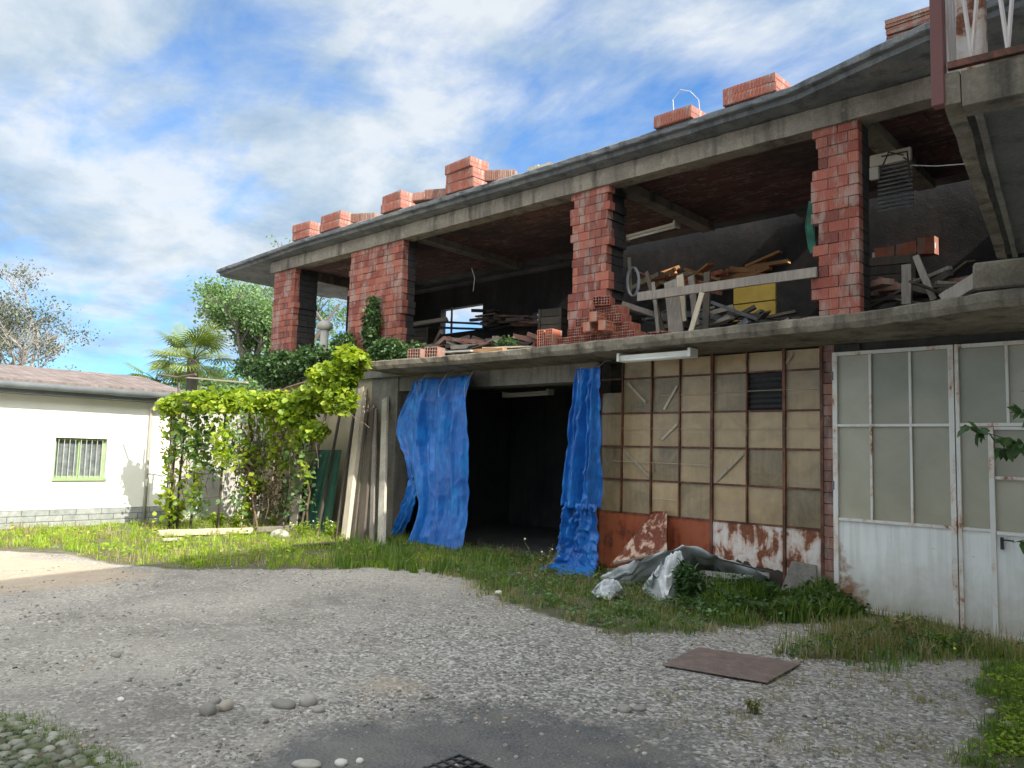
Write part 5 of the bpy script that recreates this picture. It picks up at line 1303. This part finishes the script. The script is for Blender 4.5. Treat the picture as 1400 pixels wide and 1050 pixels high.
a = roofspot(925, 170, 8.8); mb = MB(); mb.tube([(a, 8.75, 6.08), (a-.03, 8.75, 6.45), (a+.08, 8.76, 6.56), (a+.22, 8.78, 6.50), (a+.33, 8.8, 6.36), (a+.36, 8.8, 6.1)], .006, 5)
o = mb.build('wire_loop', M['wire_pale']); tag(o, 'thin wire loop sticking up from the roof edge brick', 'wire')
# pile at the foot of the middle pillar
GP = 'hollow bricks piled at the foot of the middle pillar'
pf = hollow_block('hollow_brick', .25, .25, .125, 6, 3, 'brick_new', 'x', GP); pg = hollow_block('hollow_brick', .12, .25, .25, 3, 6, 'brick_new', 'x', GP)
def pile(proto, px, py, lab, rz=0, y=8.72, zoff=0):
    p = P(px, py, 'y', y-.12); place(proto, (p.x, y, p.z+zoff), rz, lab)
LB = 'hollow brick with open square holes in the pile against the middle pillar'
for row, (z, xs) in enumerate(((3.16, (-7.05, -6.78, -6.50, -6.22, -5.95)), (3.29, (-6.88, -6.60, -6.33, -6.05)), (3.42, (-6.74, -6.46, -6.19)), (3.55, (-6.55, -6.28)))):
    for xi, x in enumerate(xs): place(pf, (x+.12+random.uniform(-.012, .012), 8.62+random.uniform(-.03, .03)+row*.02, z), random.uniform(-.06, .06), 'open-celled brick against the middle pillar, %s row, %s from the left' % (('bottom', 'second', 'third', 'upper')[row], ('first', 'second', 'third', 'fourth', 'fifth')[xi]))
sb = hollow_block('hollow_brick', .25, .12, .125, 6, 2, 'brick_new', 'x', GP, axis='x')
for x, z, q in ((-6.47, 3.30, 'left of the two'), (-6.21, 3.30, 'right of the two'), (-6.36, 3.43, 'set on top of the two')): place(sb, (x+.1, 8.415, z), .02, 'smooth-sided brick at the front of the pillar-foot pile, '+q)
for x, q in ((-7.28, 'outer '), (-7.12, 'inner ')): place(pg, (x, 8.5, 3.16), .1, q+'upright hollow brick at the left end of the pillar-foot pile')
for x, q in ((-5.62, 'nearer '), (-5.44, 'farther ')): place(pf, (x, 8.9, 3.16), .5, q+'hollow brick lying apart at the right end of the pillar-foot pile')
place(pf, (-6.32, 8.62, 3.69), .35, 'topmost hollow brick of the pillar-foot pile, set askew')
fb_ = hollow_block('hollow_brick', .25, .25, .18, 5, 3, 'brick_grey', 'x', 'loose bricks on the floor edge')
for px, lab in ((562, 'grey-pink brick on the floor edge by the wide pillar'), (585, 'pinkish hollow brick on the floor edge right of the ivy')):
    p = P(px, 482, 'y', 8.3); place(fb_, (p.x, 8.45, 3.15), .3, lab)

# ------------------------------------------------------------------ clutter on the upper floor
def bd(a, b, ya, yb, w_, th, mt, label, name='plank', cat='plank', up=(0, -1, .1), grp=None):
    mb = MB(); mb.bar(P(*a, 'y', ya), P(*b, 'y', yb), w_, th, up=up, seg=6, j=.003); o = mb.build(name, M[mt]); tag(o, label, cat, grp); return o
UG = 'old boards on the upper floor'
bd((872, 406), (1117, 372), 8.93, 8.96, .12, .04, 'wood_grey', 'long grey plank spanning between the middle and near pillars', up=(0, -1, 0), grp=UG)
bd((944, 455), (960, 400), 8.86, 8.9, .07, .02, 'wood_pale', 'pale slanting board leaning on the long plank', grp=UG)
bd((900, 455), (893, 386), 9.05, 9.2, .05, .02, 'wood_grey', 'leftmost thin upright lath behind the long plank', grp=UG)
bd((925, 458), (918, 384), 9.05, 9.2, .22, .03, 'wood_grey', 'broad grey upright board behind the long plank', grp=UG)
bd((934, 440), (930, 376), 9.1, 9.2, .10, .03, 'wood_pale', 'pale upright board with a ragged top behind the long plank', grp=UG)
bd((952, 445), (945, 378), 9.1, 9.25, .09, .03, 'wood_grey', 'grey upright board just left of the slanting one', grp=UG)
bd((965, 450), (967, 372), 9.15, 9.25, .09, .03, 'wood_dark', 'dark upright board right of the slanting one', grp=UG)
bd((908, 458), (884, 372), 9.2, 9.4, .06, .03, 'wood_dark', 'thin dark lath leaning left behind the upright boards', grp=UG)
bd((862, 400), (860, 352), 9.6, 9.6, .05, .02, 'wood_grey', 'thin lath by the shadowed side of the middle pillar', grp=UG)
bd((555, 445), (612, 436), 9.6, 10.4, .10, .03, 'wood_grey', 'grey board lying across clutter in the second opening', grp=UG)
bd((640, 475), (745, 455), 9.0, 12, .05, .02, 'wood_dark', 'dark slanting rail deep in the second opening', grp=UG)
bd((662, 476), (730, 474), 8.5, 8.5, .10, .02, 'wood_pale', 'pale board lying on the floor edge under the second opening', up=(0, 0, 1), grp=UG)
bd((650, 480), (690, 478), 8.4, 8.4, .10, .05, 'orange', 'orange-brown piece of timber on the floor edge', up=(0, 0, 1), grp=UG)
bd((610, 482), (648, 480), 8.4, 8.4, .16, .03, 'stucco_grey', 'pale slab piece on the floor edge left of the orange timber', 'slab', 'slab', up=(0, 0, 1))
bd((1290, 412), (1349, 375), 8.8, 8.8, .14, .10, 'wood_grey', 'thick grey beam lying aslant at the right end of the floor', 'timber_beam', 'beam')
bd((1240, 416), (1240, 362), 9.4, 9.4, .10, .06, 'wood_grey', 'upright grey stud right of the near pillar', 'stud', 'post')
bd((1277, 410), (1252, 350), 9.4, 9.4, .07, .05, 'wood_grey', 'slanting grey stud right of the upright one', 'stud', 'post')
bd((1193, 350), (1279, 336), 12.82, 12.82, .10, .04, 'sack_white', 'white shelf board high up behind the near pillar', 'shelf_board', 'board', up=(0, -1, .3))
mb = MB()
for (a, b, z0, z1) in ((1194, 1222, 336, 352), (1224, 1250, 330, 348), (1252, 1276, 322, 344)):
    x0, zz1 = W(a, z0, 12.7); x1, zz0 = W(b, z1, 12.7); mb.bx(x0, x1, 12.76, 12.97, zz0, zz1-.03, None, 0, .015)
o = mb.build('tile_heap', M['brick_new']); tag(o, 'heap of orange tiles on the high shelf board behind the near pillar', 'tiles')
mb = MB()
x0, z1 = W(1003, 394, 10.6); x1, z0 = W(1060, 409, 10.6); mb.bx(x0, x1, 10.6, 10.64, z0, z1); x0, z1 = W(1003, 418, 10.6); x1, z0 = W(1061, 434, 10.6); mb.bx(x0, x1, 10.58, 10.62, z0, z1)
o = mb.build('shuttering_board', M['yellow']); tag(o, 'yellow shuttering panels standing in the third opening', 'board')
mb = MB()
for i in range(9):
    x0, z_ = W(random.uniform(985, 1020), random.uniform(354, 380), 12.6); mb.box((x0+.3, 12.85+random.uniform(-.07, .05), z_), (random.uniform(.5, 1.0), .12, random.uniform(.04, .09)), Matrix.Rotation(random.uniform(-.3, .3), 3, 'Y'))
o = mb.build('timber_heap', M['orange']); tag(o, 'heap of orange-brown planks lying high up deep in the third opening', 'planks')
for k, (a, b, lab) in enumerate((((618, 420), (617, 455), 'thin dark upright bar before the bright rear opening'), ((600, 440), (664, 443), 'thin dark crossbar before the bright rear opening'), ((600, 448), (662, 450), 'lower dark crossbar before the bright rear opening'))):
    bd(a, b, 12.85, 12.85, .05, .03, 'wood_dark', lab, 'batten', 'batten', grp='battens across the rear opening')
def rubble(px0, px1, py0, py1, y, n, mts, label, name, cat, tl=.5):
    mb = MB()
    for i in range(n):
        p = P(random.uniform(px0, px1), random.uniform(py0, py1), 'y', y+random.uniform(-.3, .3)); Mz = Matrix.Rotation(random.uniform(-tl, tl), 3, 'Y') @ Matrix.Rotation(random.uniform(-.8, .8), 3, 'Z')
        mb.box(p, (random.uniform(.3, 1.1), random.uniform(.04, .2), random.uniform(.02, .08)), Mz, None, random.randrange(len(mts)))
    o = mb.build(name, [M[q] for q in mts]); tag(o, label, cat, kind='stuff')
rubble(575, 765, 466, 480, 9.6, 36, ('wood_dark', 'wood_grey', 'brick_grey', 'wood_dark'), 'tangle of dark boards and scrap along the floor edge of the second opening', 'scrap_heap', 'scrap')
rubble(880, 1110, 430, 455, 9.7, 44, ('wood_dark', 'wood_grey', 'metal_grey', 'wood_dark'), 'low tangle of scrap wood along the floor edge of the third opening', 'scrap_heap', 'scrap')
rubble(1195, 1340, 385, 415, 9.8, 34, ('wood_dark', 'wood_grey', 'wood_dark', 'brick_grey'), 'dim tangle of scrap wood right of the near pillar', 'scrap_heap', 'scrap')
rubble(664, 770, 424, 450, 12.6, 34, ('wood_grey', 'brick_grey', 'wood_dark'), 'stacked boards and bricks by the bright rear opening', 'scrap_heap', 'scrap', .06)
rubble(880, 985, 372, 395, 12.6, 22, ('wood_pale', 'brick_new', 'orange'), 'sunlit boards and brick bits behind the upright boards', 'scrap_heap', 'scrap')
# slatted thing
pa, pb_ = W(1190, 212, 10.4), W(1250, 280, 10.4); sh = thing('slatted_shutter', 'cream slatted shutter hanging in the dark right of the near pillar', 'shutter', (pa[0], 10.4, pb_[1]))
mb = MB()
for i in range(11):
    z = pa[1]-.22-i*.055; mb.box(((pa[0]+pb_[0])/2+.04, 10.4, z), (pb_[0]-pa[0]-.1, .05, .02), Matrix.Rotation(R_(35), 3, 'X'))
mb.build('slats', M['metal_grey'], sh)
mb = MB(); mb.bx(pa[0], pb_[0]-.02, 10.36, 10.44, pa[1]-.18, pa[1]-.02); mb.bx(pa[0], pa[0]+.12, 10.34, 10.40, pa[1]-.36, pa[1]-.19); mb.build('box', M['lamp_white'], sh, bevel=.01)
mb = MB()
for a, b in (((1203, 235), (1215, 208)), ((1215, 208), (1235, 212)), ((1240, 206), (1244, 245)), ((1235, 215), (1256, 228)), ((1205, 214), (1240, 207))): mb.tube([P(*a, 'y', 10.3), P(*b, 'y', 10.3)], .010, 5)
mb.build('bracket', M['wire'], sh)
mb = MB(); mb.tube([P(1245, 226, 'y', 9.6), P(1280, 227, 'y', 9.3), P(1320, 224, 'y', 9.0)], .006, 5); o = mb.build('cable', M['wire_pale']); tag(o, 'thin pale cable running right from the slatted shutter', 'cable')
# green net hanging
mb = MB()
for i in range(12):
    px = 1103+i*.9; mb.tube([P(px+3, 275, 'y', 9.25), P(px-2+i % 3, 310, 'y', 9.25), P(px+2, 338, 'y', 9.25), P(px+5, 346, 'y', 9.25)], .004, 4)
o = mb.build('hanging_net', M['green_net']); tag(o, 'bunched dark green net hanging on the left side of the near pillar', 'net')
mb = MB(); pts = []
for i in range(60): a = i*.55; pts.append(P(864+8*math.cos(a)+.05*i, 385+20*math.sin(a), 'y', 9.5))
mb.tube(pts, .010, 5); o = mb.build('hose_coil', M['metal_grey']); tag(o, 'coil of grey hose hung beside the middle pillar', 'hose')
mb = MB(); mb.tube([P(645, 367, 'y', 10), P(649, 380, 'y', 10), P(647, 398, 'y', 10)], .006, 4); o = mb.build('cable', M['wire_pale']); tag(o, 'short pale cable end dangling from the ceiling in the second opening', 'cable')
# flue with cowl
fp = P(443, 470, 'y', 9.3); fl = thing('vent_pipe', 'grey vent pipe with a round cowl standing between the two left pillars', 'vent', (fp.x, 9.3, 3.12))
mb = MB(); mb.tube([(fp.x, 9.3, 3.12), (fp.x, 9.3, P(443, 452, 'y', 9.3).z)], .09, 12); mb.build('pipe', M['stucco_grey'], fl, smooth=True)
zc = P(443, 446, 'y', 9.3).z; mb = MB(); mb.tube([(fp.x, 9.3, zc-.10), (fp.x, 9.3, zc-.04), (fp.x, 9.3, zc+.06), (fp.x, 9.3, zc+.12)], [.10, .17, .17, .07], 14); mb.build('cowl', M['stucco_grey'], fl, smooth=True)
# things stored in the dark
def clutter(px, py, y, s, mt, lab, name='crate', cat='crate', rz=.2):
    p = P(px, py, 'y', y); mb = MB(); w_, d2, h2 = s; Mz = Matrix.Rotation(rz, 3, 'Z')
    for k in range(4): mb.box(Vector((p.x, y, p.z))+Vector((0, 0, h2*(k+.5)/4)), (w_, d2, h2/4-.012), Mz)
    for sx_ in (-1, 1): mb.box(Vector((p.x, y, p.z+h2/2))+Mz @ Vector((sx_*(w_/2-.03), -d2/2-.012, 0)), (.05, .02, h2), Mz)
    o = mb.build(name, M[mt]); tag(o, lab, cat)
clutter(578, 474, 11.5, (.7, .5, .4), 'wood_dark', 'dark slatted crate in the gloom of the second opening')
clutter(760, 468, 11.0, (.5, .5, .6), 'wood_dark', 'dark slatted crate beside the middle pillar in the gloom')
clutter(1215, 405, 11.0, (.7, .5, .5), 'wood_dark', 'dark slatted crate behind the studs on the right')

# ------------------------------------------------------------------ debris under the panes
v = [P(911.5, 699, 'y', 8.9), P(911.5, 752, 'y', 8.6), P(834, 773, 'y', 8.5), P(893, 699, 'y', 8.9)]
mb = MB(); n = 16; vs = []; fs = []
for i in range(n+1):
    for j in range(n+1):
        u, w_ = i/n, j/n; p = v[3].lerp(v[0], u).lerp(v[2].lerp(v[1], u), w_); vs.append(p+Vector((0, -.012*nz(u*4, w_*4, 2), 0)))
for i in range(n):
    for j in range(n): k = i*(n+1)+j; fs.append((k, k+1, k+n+2, k+n+1))
mb.add(vs, fs); o = mb.build('cut_sheet', M['rust_heavy'], smooth=True); s = o.modifiers.new('t', 'SOLIDIFY'); s.thickness = .006; tag(o, 'pale blotched rusty metal sheet with a slanting cut edge, leaning on the base sheets', 'metal sheet')
def drape(name, ridge, foot, back, mt, label, n=46, mrows=22, seed=0, amp=.05):
    """sheet over rubble from the ridge line down to a foot line and back to the wall"""
    mb = MB(); vs = []; fs = []
    def at(tab, u):
        k = u*(len(tab)-1); i = min(len(tab)-2, int(k)); return Vector(tab[i]).lerp(Vector(tab[i+1]), k-i)
    for i in range(n+1):
        u = i/n; a, b, c = at(foot, u), at(ridge, u), at(back, u)
        for j in range(mrows+1):
            w_ = j/mrows
            p = a.lerp(b, min(1, w_*1.5)) if w_ < .667 else b.lerp(c, (w_-.667)*3)
            q = 1-abs(2*mn.noise(Vector((u*7, w_*4+u*3, seed)))); q2 = mn.noise(Vector((u*16, w_*10, seed+4)))
            p = p+Vector((.02*q2, -.03*q, amp*(q-.5)+.015*q2)); p.z = max(p.z, .01+.01*q); vs.append(p)
    for i in range(n):
        for j in range(mrows): k = i*(mrows+1)+j; fs.append((k, k+mrows+1, k+mrows+2, k+1))
    mb.add(vs, fs); o = mb.build(name, M[mt], smooth=True); s = o.modifiers.new('t', 'SOLIDIFY'); s.thickness = .004; tag(o, label, 'plastic sheet' if 'sheet' in name else 'sack'); return o
drape('plastic_sheet', [P(822, 792, 'y', 7.9), P(850, 776, 'y', 8.0), P(890, 762, 'y', 8.1), P(925, 748, 'y', 8.2), P(955, 750, 'y', 8.3), P(990, 766, 'y', 8.4), P(1050, 785, 'y', 8.5)],
      [P(825, 800, 'z', .01), P(852, 802, 'z', .01), P(885, 800, 'z', .02), P(925, 800, 'z', .02), P(970, 795, 'z', .02), P(1010, 795, 'z', .02), P(1060, 795, 'z', .02)],
      [(-6.3, 8.8, .03), (-6, 8.9, .1), (-5.6, 8.9, .2), (-5.2, 8.9, .25), (-4.9, 8.9, .25), (-4.5, 8.9, .15), (-4.1, 8.9, .05)], 'plastic_grey', 'crumpled grey plastic sheet draped over rubble below the tan panes', seed=3, amp=.09)
drape('white_sack', [P(888, 796, 'y', 7.45), P(900, 776, 'y', 7.6), P(918, 760, 'y', 7.75), P(932, 757, 'y', 7.8), P(941, 790, 'y', 7.7)], [P(880, 808, 'z', .01), P(890, 818, 'z', .01), P(908, 824, 'z', .01), P(928, 820, 'z', .01), P(945, 808, 'z', .01)],
      [P(892, 795, 'y', 7.8), P(905, 780, 'y', 7.9), P(920, 768, 'y', 8), P(934, 764, 'y', 8), P(944, 790, 'y', 8)], 'sack_white', 'tall crumpled white sack behind the leafy weed', seed=8, n=40, mrows=30, amp=.10)
drape('white_sack', [P(816, 806, 'y', 7.2), P(824, 796, 'y', 7.25), P(836, 793, 'y', 7.3), P(846, 797, 'y', 7.3), P(852, 808, 'y', 7.25)], [P(810, 812, 'z', .01), P(820, 818, 'z', .01), P(834, 820, 'z', .01), P(846, 817, 'z', .01), P(856, 812, 'z', .01)],
      [P(820, 804, 'y', 7.45), P(828, 797, 'y', 7.5), P(838, 795, 'y', 7.5), P(848, 799, 'y', 7.5), P(853, 806, 'y', 7.5)], 'sack_white', 'small white plastic bag at the left end of the rubble', seed=12, n=34, mrows=24, amp=.06)
mb = MB(); a0, b0_ = P(938, 790, 'y', 7.9), P(1005, 795, 'y', 8.0); hh = .30
for i in range(15):
    p = a0.lerp(b0_, i/14); mb.tube([(p.x, p.y, .02), (p.x, p.y, hh)], .003, 4); mb.tube([(p.x, p.y, hh), (p.x+.02, p.y+.4, hh)], .003, 4)
for k in range(7):
    z = .03+k*(hh-.03)/6; mb.tube([(a0.x, a0.y, z), (b0_.x, b0_.y, z)], .003, 4)
    mb.tube([(a0.x, a0.y+k*.065, hh), (b0_.x, b0_.y+k*.065, hh)], .003, 4)
o = mb.build('wire_basket', M['wire_pale']); tag(o, 'grey wire mesh basket half buried in weeds right of the white sack', 'basket')
mb = MB(); a = P(1062, 792, 'y', 8.55); c = P(1115, 790, 'y', 8.55)
mb.add([(a.x, 8.5, 0), (c.x, 8.5, 0), (c.x, 8.6, 0), (a.x, 8.6, 0), (a.x+.05, 8.82, .46), (c.x-.10, 8.82, .44), (c.x-.10, 8.88, .44), (a.x+.05, 8.88, .46)], MB.BF)
o = mb.build('concrete_slab', M['concrete'], bevel=.01); tag(o, 'plain grey concrete slab leaning below the peeling sheet, beside the last one', 'slab')
for k, (px0, py0, px1, py1, mt, lab) in enumerate(((838, 770, 905, 757, 'wood_grey', 'grey lath poking from the left of the plastic sheet'), (826, 798, 880, 772, 'metal_grey', 'dull metal strip on the front of the rubble'), (985, 765, 1055, 783, 'wood_dark', 'dark board sliding down the right of the rubble'))):
    mb = MB(); mb.bar(P(px0, py0, 'y', 7.85), P(px1, py1, 'y', 8.2), .06, .015, seg=4, j=.003); o = mb.build('lath', M[mt]); tag(o, lab, 'lath', 'loose laths in the rubble')
